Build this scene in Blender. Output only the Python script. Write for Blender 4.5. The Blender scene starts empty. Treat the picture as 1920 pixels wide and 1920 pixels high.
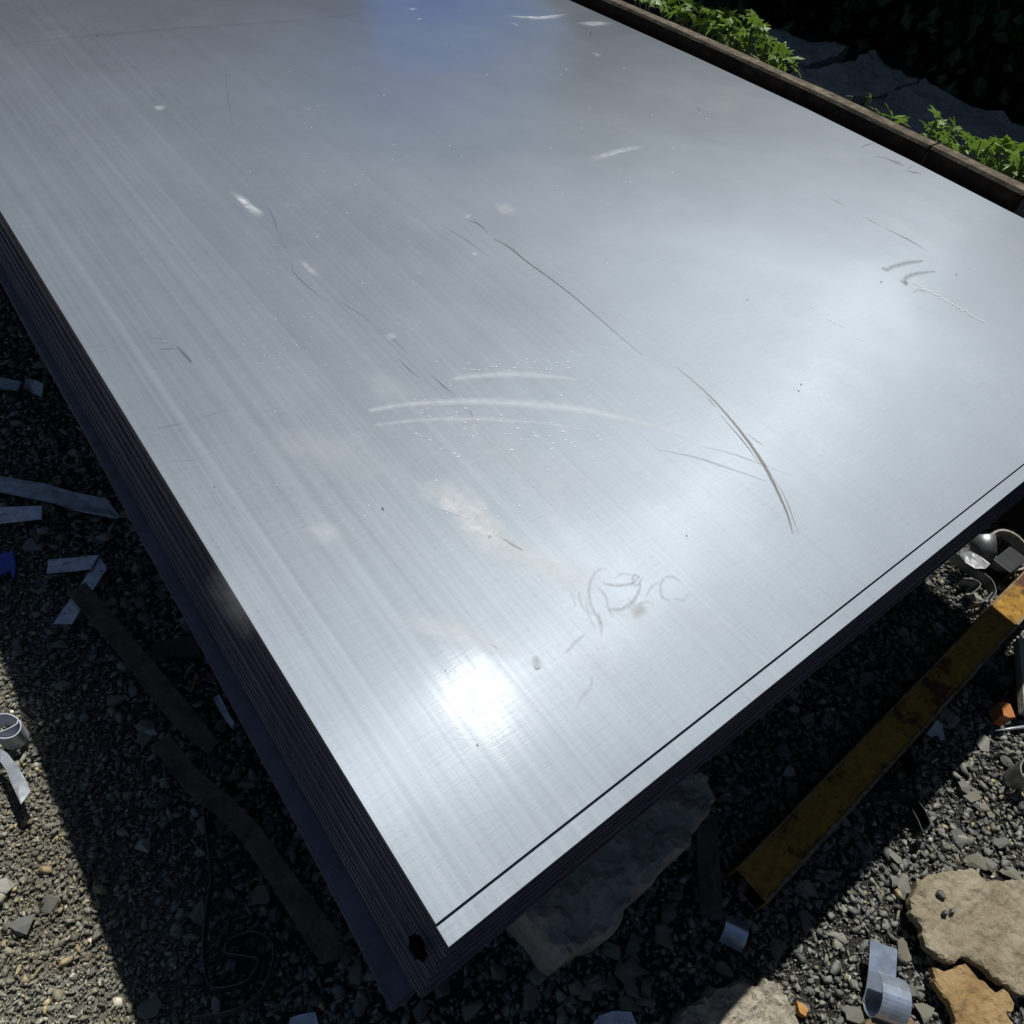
import bpy, bmesh, math, random
import numpy as np
from mathutils import Vector, Matrix, noise
from mathutils.geometry import delaunay_2d_cdt

R = random.Random(7)
NR = np.random.default_rng(11)
S = bpy.context.scene
C = S.collection

# ------------------------------------------------------------------ camera
# world frame: origin under the near corner of the stack, X along its front
# edge, Y along its left edge, Z up, ground at z = 0
CH = 0.60                       # camera height above the stack
H = 0.75                        # height of the stack\'s upper face
FPX = 1370.48                   # focal length in photo pixels (1920 wide)
V1 = (-793.8, -904.9)
V2 = (3164.9, -106.4)
_a = Vector((V1[0]-960, V1[1]-960, 0)); _b = Vector((V2[0]-960, V2[1]-960, 0))
FPX = math.sqrt(-_a.dot(_b))
_a.z = _b.z = FPX
_Y = _a.normalized(); _X = _b.normalized(); _Z = _X.cross(_Y)
def ray(px, py):
    d = Vector((px-960, py-960, FPX))
    return Vector((d.dot(_X), d.dot(_Y), d.dot(_Z)))
_c = ray(841.4, 1775.6)
CAM = Vector((-_c.x/-_c.z*CH, -_c.y/-_c.z*CH, H+CH))
def G(px, py, z=0.0):
    d = ray(px, py)
    t = (z-CAM.z)/d.z
    return CAM + d*t
def project(P):                 # numpy (n,3) -> pixel (n,2) and depth
    d = P-np.array(CAM)
    M = np.array([[_X.x, _Y.x, _Z.x], [_X.y, _Y.y, _Z.y], [_X.z, _Y.z, _Z.z]])
    c = d@M.T
    return 960+FPX*c[:, 0]/c[:, 2], 960+FPX*c[:, 1]/c[:, 2], c[:, 2]

cam = bpy.data.cameras.new('camera')
cam_o = bpy.data.objects.new('camera', cam); C.objects.link(cam_o)
right = Vector((_X.x, _Y.x, _Z.x)); down = Vector((_X.y, _Y.y, _Z.y)); fwd = Vector((_X.z, _Y.z, _Z.z))
rot = Matrix((right, -down, -fwd)).transposed()
cam_o.matrix_world = Matrix.Translation(CAM) @ rot.to_4x4()
cam.sensor_width = 36; cam.lens = FPX/1920*36
cam.clip_start = 0.02; cam.clip_end = 400
S.camera = cam_o

# ------------------------------------------------------------------ light
SUN = Vector((0.3925, 0.3488, 1)).normalized()
elev = math.asin(SUN.z); azim = math.atan2(SUN.x, SUN.y)
W = bpy.data.worlds.new('World'); S.world = W; W.use_nodes = True
nt = W.node_tree; nt.nodes.clear()
sky = nt.nodes.new('ShaderNodeTexSky'); sky.sky_type = 'NISHITA'; sky.sun_disc = False
sky.sun_elevation = elev; sky.sun_rotation = azim
sky.air_density = 1.0; sky.dust_density = 0.4; sky.ozone_density = 1.6
bg = nt.nodes.new('ShaderNodeBackground'); bg.inputs['Strength'].default_value = 0.05
out = nt.nodes.new('ShaderNodeOutputWorld')
nt.links.new(sky.outputs[0], bg.inputs[0]); nt.links.new(bg.outputs[0], out.inputs[0])
sun = bpy.data.lights.new('sun', 'SUN'); sun.energy = 5.0; sun.angle = math.radians(0.6); sun.color = (1, 0.975, 0.93)
sun_o = bpy.data.objects.new('sun', sun); C.objects.link(sun_o)
sun_o.rotation_euler = (-SUN).to_track_quat('-Z', 'Y').to_euler(); sun_o.location = SUN*30
vs = S.view_settings
vs.view_transform = 'Standard'; vs.look = 'None'; vs.gamma = 1; vs.exposure = -0.27
vs.use_curve_mapping = False
S.render.engine = 'CYCLES'

# ------------------------------------------------------------------ materials
class MB:
    """small node builder"""
    def __init__(s, name, rough=0.6, metal=0.0, col=(.5, .5, .5), spec=0.5):
        s.m = bpy.data.materials.new(name); s.m.use_nodes = True
        s.t = s.m.node_tree; s.n = s.t.nodes
        s.b = s.n['Principled BSDF']; s.o = s.n['Material Output']
        s.b.inputs['Roughness'].default_value = rough
        s.b.inputs['Metallic'].default_value = metal
        s.b.inputs['Base Color'].default_value = (*col, 1)
        s.b.inputs['Specular IOR Level'].default_value = spec
        tc = s.n.new('ShaderNodeTexCoord'); s.obj = tc.outputs['Object']; s.uv = tc.outputs['UV']
    def link(s, a, b): s.t.links.new(a, b); return s
    def map(s, vec, scale=(1, 1, 1), loc=(0, 0, 0), rot=(0, 0, 0)):
        n = s.n.new('ShaderNodeMapping'); n.inputs['Scale'].default_value = scale
        n.inputs['Location'].default_value = loc; n.inputs['Rotation'].default_value = rot
        s.link(vec, n.inputs[0]); return n.outputs[0]
    def noise(s, vec, scale, detail=4, rough=.55):
        n = s.n.new('ShaderNodeTexNoise'); n.inputs['Scale'].default_value = scale
        n.inputs['Detail'].default_value = detail; n.inputs['Roughness'].default_value = rough
        s.link(vec, n.inputs['Vector']); return n.outputs['Fac']
    def voro(s, vec, scale):
        n = s.n.new('ShaderNodeTexVoronoi'); n.inputs['Scale'].default_value = scale
        s.link(vec, n.inputs['Vector']); return n.outputs['Distance']
    def ramp(s, fac, stops):
        n = s.n.new('ShaderNodeValToRGB'); e = n.color_ramp.elements
        while len(e) < len(stops): e.new(.5)
        for k, (p, c) in zip(e, stops):
            k.position = p; k.color = (*c, 1) if len(c) == 3 else c
        s.link(fac, n.inputs[0]); return n.outputs[0]
    def rng(s, fac, a, b, c, d):
        n = s.n.new('ShaderNodeMapRange')
        for i, v in enumerate((a, b, c, d)): n.inputs[i+1].default_value = v
        s.link(fac, n.inputs[0]); return n.outputs[0]
    def math(s, op, a, b=None):
        n = s.n.new('ShaderNodeMath'); n.operation = op
        for i, v in enumerate((a, b)):
            if v is None: continue
            if isinstance(v, (int, float)): n.inputs[i].default_value = v
            else: s.link(v, n.inputs[i])
        return n.outputs[0]
    def mix(s, fac, a, b, blend='MIX'):
        n = s.n.new('ShaderNodeMix'); n.data_type = 'RGBA'; n.blend_type = blend
        for sock, v in ((n.inputs[0], fac), (n.inputs[6], a), (n.inputs[7], b)):
            if isinstance(v, (int, float)): sock.default_value = v
            elif isinstance(v, tuple): sock.default_value = (*v, 1)
            else: s.link(v, sock)
        return n.outputs[2]
    def bump(s, h, strength, dist, prev=None):
        n = s.n.new('ShaderNodeBump'); n.inputs['Strength'].default_value = strength
        n.inputs['Distance'].default_value = dist
        s.link(h, n.inputs['Height'])
        if prev is not None: s.link(prev, n.inputs['Normal'])
        return n.outputs[0]
    def attr(s, name):
        n = s.n.new('ShaderNodeAttribute'); n.attribute_name = name; return n
    def set(s, name, sock): s.link(sock, s.b.inputs[name]); return s

def mat_sheet_top():
    k = MB('mill_finish_sheet', .6, .56)
    o = k.obj
    ln = k.noise(k.map(o, (62, .3, 1)), 1, 5, .62)             # long rolling lines
    ln2 = k.noise(k.map(o, (150, .9, 1), (3, 1, 0)), 1, 3, .6)
    cross = k.noise(k.map(o, (16, 620, 1)), 1, 3, .6)          # short cross grain
    pits = k.noise(k.map(o, (230, 760, 1), (9, 2, 0)), 1, 2, .5)
    big = k.noise(k.map(o, (1.3, .9, 1)), 1.5, 3, .5)
    cloud = k.noise(k.map(o, (2.4, 1.8, 1), (4, 4, 0)), 1.5, 7, .66)
    dust = k.noise(k.map(o, (1.6, 1.3, 1), (8, 1, 0)), 3.2, 8, .72)
    sx = k.n.new('ShaderNodeSeparateXYZ'); k.link(o, sx.inputs[0])
    fade = k.rng(sx.outputs[0], -.88, -.05, 1, .05)             # lines are strongest by the left edge
    l1 = k.math('MULTIPLY', k.math('SUBTRACT', ln, .5), fade)
    l2 = k.math('MULTIPLY', k.math('SUBTRACT', ln2, .5), fade)
    v = k.math('ADD', k.math('MULTIPLY', l1, .48), k.math('MULTIPLY', l2, .42))
    v = k.math('ADD', v, k.math('MULTIPLY', k.math('SUBTRACT', cloud, .5), .28))
    v = k.math('ADD', v, k.math('MULTIPLY', k.math('SUBTRACT', cross, .5), .24))
    val = k.math('ADD', v, .5)
    col = k.ramp(val, [(.25, (.38, .43, .484)), (.5, (.512, .574, .640)), (.75, (.65, .715, .776))])
    zone = k.rng(dust, .42, .6, 0, 1)
    speck = k.ramp(pits, [(.33, (1, 1, 1)), (.39, (0, 0, 0))])
    col = k.mix(k.math('MULTIPLY', speck, k.rng(zone, 0, 1, .08, .32)), col, (.2, .21, .22))
    stain = k.ramp(dust, [(.56, (0, 0, 0)), (.68, (1, 1, 1))])
    col = k.mix(k.math('MULTIPLY', stain, .30), col, (.62, .66, .70))
    k.set('Base Color', k.mix(1.0, col, (.51, .52, .53), 'MULTIPLY'))
    r = k.math('ADD', k.math('MULTIPLY', l1, .1), k.rng(cloud, .3, .7, .30, .35))
    k.set('Roughness', k.math('ADD', r, .30))
    k.b.inputs['Anisotropic'].default_value = .62
    # thin film of oil and dust: mirrors only at a low angle
    k.b.inputs['Coat IOR'].default_value = 1.09
    k.set('Coat Weight', k.rng(k.math('ADD', k.math('MULTIPLY', ln2, .5), k.math('MULTIPLY', cross, .5)), .38, .6, .3, 1))
    k.set('Coat Roughness', k.rng(dust, .38, .62, .12, .30))
    p2 = k.n.new('ShaderNodeBsdfAnisotropic'); p2.distribution = 'BECKMANN'
    p2.inputs['Anisotropy'].default_value = -.66
    k.link(col, p2.inputs['Color']); k.link(r, p2.inputs['Roughness'])
    tg = k.n.new('ShaderNodeTangent'); tg.direction_type = 'UV_MAP'; tg.uv_map = 'UVMap'
    k.set('Tangent', tg.outputs[0])
    h = k.math('ADD', k.math('MULTIPLY', l1, .12), k.math('MULTIPLY', pits, .35))
    h = k.math('ADD', h, k.math('MULTIPLY', cross, .25))
    b = k.bump(big, .6, .02)
    nb = k.bump(h, .09, .001, b)
    k.set('Normal', nb); k.set('Coat Normal', nb); k.link(nb, p2.inputs['Normal']); k.link(tg.outputs[0], p2.inputs['Tangent'])
    mx = k.n.new('ShaderNodeMixShader'); mx.inputs[0].default_value = .009
    k.link(k.b.outputs[0], mx.inputs[1]); k.link(p2.outputs[0], mx.inputs[2])
    # at a low angle the rolled face turns into a soft mirror
    p3 = k.n.new('ShaderNodeBsdfAnisotropic'); p3.distribution = 'BECKMANN'; p3.inputs['Roughness'].default_value = .24
    k.link(col, p3.inputs['Color']); k.link(nb, p3.inputs['Normal'])
    lw = k.n.new('ShaderNodeLayerWeight'); lw.inputs['Blend'].default_value = .5
    m3 = k.n.new('ShaderNodeMixShader'); k.link(k.rng(lw.outputs['Facing'], .58, .77, 0, .50), m3.inputs[0])
    k.link(mx.outputs[0], m3.inputs[1]); k.link(p3.outputs[0], m3.inputs[2]); k.link(m3.outputs[0], k.o.inputs[0])
    return k.m

def mat_sheet_edge():
    k = MB('sheared_sheet_edge', .5, .55)
    o = k.obj
    n1 = k.noise(k.map(o, (2, 2, 260)), 1, 4)
    n2 = k.noise(k.map(o, (9, 9, 60)), 1, 5, .65)
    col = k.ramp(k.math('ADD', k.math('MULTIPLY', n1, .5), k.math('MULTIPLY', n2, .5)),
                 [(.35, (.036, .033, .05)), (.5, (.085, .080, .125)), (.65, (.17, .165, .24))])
    k.set('Base Color', col); k.set('Normal', k.bump(n2, .3, .002))
    return k.m

def mat_zinc(name, col, rough, metal=.85, spots=0.0):
    k = MB(name, rough, metal)
    n = k.noise(k.obj, 38, 6, .65)
    c2 = tuple(x*.68 for x in col)
    c = k.ramp(n, [(.35, c2), (.6, col)])
    if spots:
        s = k.ramp(k.noise(k.map(k.obj, (1, 1, 1), (5, 3, 1)), 95, 4, .7), [(.60, (0, 0, 0)), (.66, (1, 1, 1))])
        c = k.mix(k.math('MULTIPLY', s, spots), c, (.03, .032, .04))
    k.set('Base Color', c); k.set('Normal', k.bump(n, .2, .001))
    return k.m

def mat_rust(name, a, b, c, rough=.85, scale=26):
    k = MB(name, rough, .0, spec=.25)
    n = k.noise(k.obj, scale, 8, .7); n2 = k.noise(k.obj, scale*5, 4, .7)
    col = k.ramp(k.math('ADD', k.math('MULTIPLY', n, .7), k.math('MULTIPLY', n2, .3)), [(.36, a), (.5, b), (.64, c)])
    k.set('Base Color', col); k.set('Normal', k.bump(k.math('ADD', n, n2), .5, .003))
    return k.m

def mat_beam():
    k = MB('mustard_paint_rusting', .78, .0, spec=.25)
    n = k.noise(k.obj, 9, 9, .72); n2 = k.noise(k.map(k.obj, (1, 1, 1), (4, 2, 1)), 55, 6, .7); n3 = k.noise(k.obj, 240, 4, .7)
    paint = k.ramp(n2, [(.35, (.24, .125, .022)), (.5, (.36, .20, .032)), (.65, (.46, .27, .055))])
    rust = k.ramp(n3, [(.35, (.045, .024, .012)), (.65, (.13, .065, .028))])
    f = k.math('ADD', k.math('MULTIPLY', n, .65), k.math('MULTIPLY', n2, .35))
    col = k.mix(k.ramp(f, [(.50, (0, 0, 0)), (.57, (1, 1, 1))]), paint, rust)
    col = k.mix(k.math('MULTIPLY', k.ramp(n3, [(.60, (0, 0, 0)), (.68, (1, 1, 1))]), .7), col, (.10, .055, .025))
    k.set('Base Color', col); k.set('Normal', k.bump(k.math('ADD', f, k.math('MULTIPLY', n3, .5)), .5, .003))
    return k.m

def mat_stone(name, a, b, c, scale=14, bump=.004):
    k = MB(name, .92, 0, spec=.2)
    n = k.noise(k.obj, scale, 9, .68); n2 = k.noise(k.map(k.obj, (1, 1, 1), (7, 1, 2)), scale*7, 5, .7)
    f = k.math('ADD', k.math('MULTIPLY', n, .6), k.math('MULTIPLY', n2, .4))
    col = k.ramp(f, [(.36, a), (.5, b), (.63, c)])
    n3 = k.noise(k.map(k.obj, (1, 1, 1), (3, 8, 5)), scale*3.3, 6, .75)
    col = k.mix(k.math('MULTIPLY', k.ramp(n3, [(.30, (1, 1, 1)), (.38, (0, 0, 0))]), .6), col, tuple(x*.35 for x in a))
    col = k.mix(k.math('MULTIPLY', k.ramp(n3, [(.62, (0, 0, 0)), (.70, (1, 1, 1))]), .5), col, tuple(min(1, x*1.35) for x in c))
    k.set('Base Color', col)
    hh = k.math('ADD', f, k.math('MULTIPLY', n3, .8))
    k.set('Normal', k.bump(hh, 1.0, bump))
    return k.m

def mat_gravel():
    k = MB('crushed_stone', .9, 0, spec=.25)
    at = k.attr('tone')
    n = k.noise(k.obj, 170, 4, .7)
    k.set('Base Color', k.mix(.55, at.outputs['Color'], k.mix(1.0, at.outputs['Color'], k.ramp(n, [(.35, (.45, .45, .45)), (.65, (1.35, 1.35, 1.3))]), 'MULTIPLY')))
    k.set('Normal', k.bump(n, .5, .002))
    return k.m

def mat_stone_obj():
    k = MB('large_crushed_stone', .9, 0, spec=.25)
    oi = k.n.new('ShaderNodeObjectInfo')
    n = k.noise(k.obj, 170, 4, .7)
    base = k.ramp(oi.outputs['Random'], [(0, (.13, .135, .128)), (.35, (.18, .185, .168)), (.6, (.22, .22, .19)), (.8, (.22, .20, .15)), (.93, (.32, .31, .27)), (1, (.42, .41, .38))])
    k.set('Base Color', k.mix(1.0, base, k.ramp(n, [(.35, (.6, .6, .6)), (.65, (1.2, 1.2, 1.15))]), 'MULTIPLY'))
    k.set('Normal', k.bump(n, .5, .002))
    return k.m

def mat_soil():
    k = MB('dirt', .97, 0, spec=.1)
    n = k.noise(k.obj, 9, 8, .7); n2 = k.noise(k.obj, 240, 5, .7)
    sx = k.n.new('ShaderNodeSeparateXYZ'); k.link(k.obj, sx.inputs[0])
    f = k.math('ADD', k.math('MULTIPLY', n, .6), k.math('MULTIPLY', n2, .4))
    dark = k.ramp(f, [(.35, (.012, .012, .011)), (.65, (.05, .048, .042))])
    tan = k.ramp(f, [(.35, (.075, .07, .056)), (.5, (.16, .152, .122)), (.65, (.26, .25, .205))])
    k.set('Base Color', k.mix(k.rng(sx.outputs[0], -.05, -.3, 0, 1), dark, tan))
    k.set('Normal', k.bump(n2, .8, .004))
    return k.m

def mat_leaf(name, a, b, trans=.35):
    k = MB(name, .45, 0, spec=.4)
    oi = k.n.new('ShaderNodeObjectInfo')
    n = k.noise(k.obj, 40, 3)
    col = k.ramp(k.math('ADD', k.math('MULTIPLY', oi.outputs['Random'], .7), k.math('MULTIPLY', n, .3)), [(.1, a), (.9, b)])
    k.set('Base Color', col)
    tr = k.n.new('ShaderNodeBsdfTranslucent'); k.link(k.mix(.5, col, (.12, .2, .02)), tr.inputs[0])
    mx = k.n.new('ShaderNodeMixShader'); mx.inputs[0].default_value = trans
    k.link(k.b.outputs[0], mx.inputs[1]); k.link(tr.outputs[0], mx.inputs[2]); k.link(mx.outputs[0], k.o.inputs[0])
    return k.m

def mat_mark(name, col, metal, rough, grain, gscale=(900, 900, 1), top=1.0):
    """a scratch or smear lying on the sheet: its 'cover' attribute thins it out to nothing at the rim"""
    k = MB(name, rough, metal, col)
    a = k.attr('cover').outputs['Fac']
    n = k.noise(k.map(k.obj, gscale), 1, 3, .6)
    f = k.math('MULTIPLY', a, k.rng(n, .5-grain*.25, .5+grain*.25, 1-grain, 1))
    f = k.math('MULTIPLY', f, top)
    tr = k.n.new('ShaderNodeBsdfTransparent')
    mx = k.n.new('ShaderNodeMixShader'); k.link(f, mx.inputs[0])
    k.link(tr.outputs[0], mx.inputs[1]); k.link(k.b.outputs[0], mx.inputs[2]); k.link(mx.outputs[0], k.o.inputs[0])
    return k.m

M = dict(
    sheet=mat_sheet_top(), edge=mat_sheet_edge(),
    shaded_top=mat_zinc('shaded_spotted_sheet', (.20, .19, .225), .6, .5, .4),  # lower sheets' tops darkened, the shade on their ledges put into the colour
    matt_black=MB('matt_black', .9, 0, (.003, .003, .003), spec=.05).m,
    band=mat_zinc('strapping_steel', (.15, .15, .16), .5, .6),
    galv=mat_zinc('weathered_zinc', (.42, .45, .48), .5, .6, .5),
    perf=mat_zinc('white_zinc', (.62, .66, .74), .5, .45, .9),
    shiny=mat_zinc('sky_tinted_steel', (.62, .72, .86), .30, .72),  # blue cast: the sky's reflection put into the steel's colour
    flapm=mat_zinc('blue_grey_steel', (.62, .68, .76), .34, .9),
    dullsteel=mat_zinc('dull_steel', (.30, .31, .32), .45, .8),
    darksteel=mat_zinc('dark_steel', (.05, .052, .055), .5, .6),
    bluep=MB('blue_plastic', .4, 0, (.03, .07, .42)).m,
    whitep=mat_zinc('pale_plastic', (.45, .5, .53), .5, 0),
    rustbar=mat_rust('brown_rust', (.055, .042, .030), (.11, .085, .062), (.17, .135, .10)),
    beam_shaded=mat_rust('rusty_beam_shaded', (.008, .005, .003), (.022, .013, .008), (.05, .032, .018), scale=14),  # rust darkened: the inner face's shade put into its colour
    beam_lit=mat_rust('rusty_beam_lit', (.05, .04, .026), (.11, .09, .062), (.22, .19, .135), scale=24),  # same rust made paler, sunlight on the top put into its colour
    yellow=mat_beam(),
    yellowedge=mat_rust('chipped_edge', (.10, .07, .04), (.22, .18, .12), (.38, .35, .28), .7, 60),
    hollow=mat_rust('beam_inside_shade', (.008, .006, .004), (.018, .012, .007), (.03, .02, .012)),  # near-black rust, the shade inside the tube put into its colour
    concrete=mat_stone('grey_concrete', (.20, .185, .165), (.33, .31, .28), (.46, .435, .39), 16),
    slab=mat_stone('old_concrete_slab', (.24, .225, .20), (.38, .355, .315), (.5, .47, .42), 6, .03),
    pale=mat_stone('pale_rock', (.34, .29, .20), (.52, .47, .36), (.64, .60, .50), 26, .010),
    flag=mat_stone('tan_flagstone', (.20, .165, .10), (.29, .25, .17), (.37, .33, .24), 14, .007),
    flag2=mat_stone('ochre_flagstone', (.22, .14, .06), (.33, .22, .10), (.40, .29, .15), 14, .007),
    brown=mat_stone('brown_stone', (.12, .075, .045), (.20, .135, .085), (.27, .20, .14), 14),
    brick=mat_stone('orange_brick', (.36, .12, .04), (.5, .19, .07), (.58, .28, .13), 40),
    orange=mat_stone('orange_stone', (.40, .2, .05), (.55, .3, .09), (.6, .38, .16), 40),
    wood=mat_stone('grey_wood', (.22, .2, .17), (.36, .34, .29), (.46, .44, .4), 20),
    plank=mat_stone('dark_wood', (.04, .035, .03), (.075, .065, .055), (.11, .1, .085), 30),
    gravel=mat_gravel(), stone=mat_stone_obj(), soil=mat_soil(),
    leaf=mat_leaf('vine_leaf', (.10, .21, .02), (.25, .40, .07), .4),
    stem=MB('green_stem', .6, 0, (.16, .2, .06)).m,
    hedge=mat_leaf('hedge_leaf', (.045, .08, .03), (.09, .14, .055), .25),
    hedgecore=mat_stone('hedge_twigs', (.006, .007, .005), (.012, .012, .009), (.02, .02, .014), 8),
    dark_scratch=mat_mark('dark_scratch', (.035, .035, .04), .2, .6, .7),
    faint_scratch=mat_mark('faint_scratch', (.09, .095, .105), .4, .55, .5, top=.75),
    brown_scratch=mat_mark('brown_scratch', (.17, .12, .045), .1, .6, .5),
    white_smear=mat_mark('white_smear', (.70, .73, .76), .2, .6, .7, (70, 70, 1), .8),
    polish=mat_mark('polished_streak', (.66, .68, .70), .35, .55, .45, (90, 90, 1), .30),
    glint=mat_mark('bright_nick', (.9, .92, .94), .2, .4, .1, top=.65),
    dust=mat_mark('dry_dust', (.655, .665, .665), .2, .65, .75, (38, 38, 1), .55),
    grease=mat_mark('grey_grease', (.12, .115, .12), .2, .5, .7, (260, 260, 1), .55),
)

# ------------------------------------------------------------------ helpers
def tag(o, label=None, cat=None, group=None, kind=None):
    for k, v in (('label', label), ('category', cat), ('group', group), ('kind', kind)):
        if v: o[k] = v
    return o
def link(name, me, mats, parent=None, loc=None):
    o = bpy.data.objects.new(name, me); C.objects.link(o)
    if mats is not None and len(me.materials) == 0:
        for m in (mats if isinstance(mats, (list, tuple)) else [mats]): me.materials.append(m)
    if loc is not None: o.location = loc
    if parent is not None:
        o.parent = parent
        o.matrix_parent_inverse = Matrix.Translation(-parent.location)
    return o
def empty(name, loc):
    o = bpy.data.objects.new(name, None); C.objects.link(o); o.location = loc
    o.empty_display_size = .05
    return o
def mesh(name, vs, fs, smooth=False, mi=None):
    me = bpy.data.meshes.new(name); me.from_pydata([tuple(v) for v in vs], [], fs); me.update()
    if smooth: me.polygons.foreach_set('use_smooth', [True]*len(me.polygons))
    if mi is not None: me.polygons.foreach_set('material_index', mi)
    return me
def recenter(vs):
    """vertices -> local ones round the middle of their base"""
    a = np.array([tuple(v) for v in vs])
    c = Vector(((a[:, 0].min()+a[:, 0].max())/2, (a[:, 1].min()+a[:, 1].max())/2, a[:, 2].min()))
    return [Vector(v)-c for v in vs], c
def fbm(p, s, o=4):
    return noise.fractal(Vector((p[0]*s, p[1]*s, p[2]*s if len(p) > 2 else 0)), .8, 2.1, o)

def inside(poly, x, y):
    n = len(poly); c = False; j = n-1
    for i in range(n):
        xi, yi = poly[i]; xj, yj = poly[j]
        if (yi > y) != (yj > y) and x < (xj-xi)*(y-yi)/(yj-yi)+xi: c = not c
        j = i
    return c
def rough_outline(poly, step, amp, seed=0):
    out = []
    n = len(poly)
    for i in range(n):
        a = Vector(poly[i]); b = Vector(poly[(i+1) % n]); L = (b-a).length
        m = max(1, int(L/step)); nr = Vector((-(b-a).y, (b-a).x))/max(L, 1e-9)
        for k in range(m):
            p = a.lerp(b, k/m)
            d = fbm((p.x+seed*3.1, p.y, seed), .7/step, 3)*amp if k else fbm((p.x+seed*3.1, p.y, seed), .7/step, 3)*amp*.4
            q = p+nr*d
            out.append((q.x, q.y))
    return out

def slab_mesh(name, poly, ztop, thick, step, relief, rs=12., edge_drop=0.0, holes=(), mats=None, seed=0, tilt=None, flare=0.0):
    """a piece cut to an outline: relief on its upper face, real thickness below"""
    vs = [Vector(p) for p in poly]; n = len(vs)
    ed = [(i, (i+1) % n) for i in range(n)]
    for hpoly in holes:
        b = len(vs); vs += [Vector(p) for p in hpoly]; m = len(hpoly)
        ed += [(b+i, b+(i+1) % m) for i in range(m)]
    nb = len(vs)
    xs = [p[0] for p in poly]; ys = [p[1] for p in poly]
    if step:
        x = min(xs)
        while x < max(xs):
            y = min(ys)
            while y < max(ys):
                q = (x+R.uniform(-.3, .3)*step, y+R.uniform(-.3, .3)*step)
                if inside(poly, *q) and not any(inside(hp, *q) for hp in holes): vs.append(Vector(q))
                y += step
            x += step
    v2, e2, f2, ov, oe, of = delaunay_2d_cdt(vs, ed, [], 4, 1e-6)
    cen = Vector((sum(xs)/n, sum(ys)/n))
    # boundary edges of the triangulation
    cnt = {}
    for f in f2:
        for i in range(len(f)):
            e = (f[i], f[(i+1) % len(f)]); key = tuple(sorted(e))
            cnt.setdefault(key, []).append(e)
    bnd = [v[0] for v in cnt.values() if len(v) == 1]
    rim = set(i for e in bnd for i in e)
    top = []
    for i, p in enumerate(v2):
        z = ztop+fbm((p.x+seed, p.y, seed*1.7), rs, 5)*relief
        if i in rim: z -= edge_drop
        if tilt: z += (p.x-cen.x)*tilt[0]+(p.y-cen.y)*tilt[1]
        top.append(Vector((p.x, p.y, z)))
    nv = len(top)
    bot = []
    for p in top:
        q = Vector(p); q.z -= thick
        d = Vector((q.x-cen.x, q.y-cen.y, 0)); q += d*flare
        bot.append(q)
    allv = top+bot
    fs = []; mi = []
    def up(f):
        a, b, c = (top[i] for i in f[:3])
        return (b-a).cross(c-a).z > 0
    for f in f2:
        f = list(f) if up(f) else list(reversed(f))
        fs.append(f); mi.append(0)
        fs.append([i+nv for i in reversed(f)]); mi.append(0)
    es = set()
    for f in fs[::2]:
        for i in range(len(f)): es.add((f[i], f[(i+1) % len(f)]))
    for e in bnd:
        if e not in es: e = (e[1], e[0])
        a, b = e
        fs.append([b, a, a+nv, b+nv]); mi.append(1 if mats and len(mats) > 1 else 0)
    lv, c = recenter(allv)
    return mesh(name, lv, fs, False, mi), c

def px_slab(name, pts, z, thick, mats, label, cat, step=0.0, relief=0.0, rough=None, group=None, holes=(), hole_px=None, **kw):
    poly = [(G(x, y, z).x, G(x, y, z).y) for x, y in pts]
    if rough: poly = rough_outline(poly, *rough)
    hs = []
    for (hx, hy, hr, hn) in holes:
        c = G(hx, hy, z); r = hr
        hs.append([(c.x+r*(1+.25*R.uniform(-1, 1)*(hn > 8))*math.cos(t*2*math.pi/hn), c.y+r*math.sin(t*2*math.pi/hn)) for t in range(hn)])
    ms = mats if isinstance(mats, (list, tuple)) else [mats]
    me, c = slab_mesh(name, poly, z, thick, step, relief, holes=hs, mats=ms, **kw)
    return tag(link(name, me, ms, loc=c), label, cat, group)

def band_mesh(name, path, wdirs, width, thick, smooth=True):
    """a strip of sheet metal: path of 3-D points, its width along wdirs, real thickness"""
    n = len(path); vs = []
    for i, p in enumerate(path):
        t = (path[min(i+1, n-1)]-path[max(i-1, 0)]).normalized()
        w = (wdirs[i] if isinstance(wdirs, list) else wdirs).normalized()
        nn = t.cross(w).normalized()
        for a, b in ((0, -.5), (width, -.5), (width, .5), (0, .5)):
            vs.append(p+w*a+nn*thick*b)
    fs = []
    for i in range(n-1):
        for k in range(4):
            fs.append([i*4+k, i*4+(k+1) % 4, i*4+4+(k+1) % 4, i*4+4+k])
    fs += [[3, 2, 1, 0], [n*4-4, n*4-3, n*4-2, n*4-1]]
    lv, c = recenter(vs)
    me = mesh(name, lv, fs)
    bm = bmesh.new(); bm.from_mesh(me); bmesh.ops.recalc_face_normals(bm, faces=bm.faces); bm.to_mesh(me); bm.free()
    return me, c
def smooth_path(pts, n=6):
    out = []
    P = [pts[0]]+list(pts)+[pts[-1]]
    for i in range(1, len(P)-2):
        a, b, c, d = P[i-1:i+3]
        for k in range(n):
            t = k/n
            out.append(.5*((2*b)+(c-a)*t+(2*a-5*b+4*c-d)*t*t+(3*b-a-3*c+d)*t**3))
    out.append(P[-2]); return out
def edge_band(name, pts, z, height, thick, mat, label, cat, n=6, lean=(0, 0), group=None):
    """strip standing on its edge; pts trace its upper rim in the photo"""
    path = smooth_path([G(x, y, z) for x, y in pts], n)
    me, c = band_mesh(name, path, Vector((lean[0], lean[1], -1)), height, thick)
    return tag(link(name, me, mat, loc=c), label, cat, group)

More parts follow.
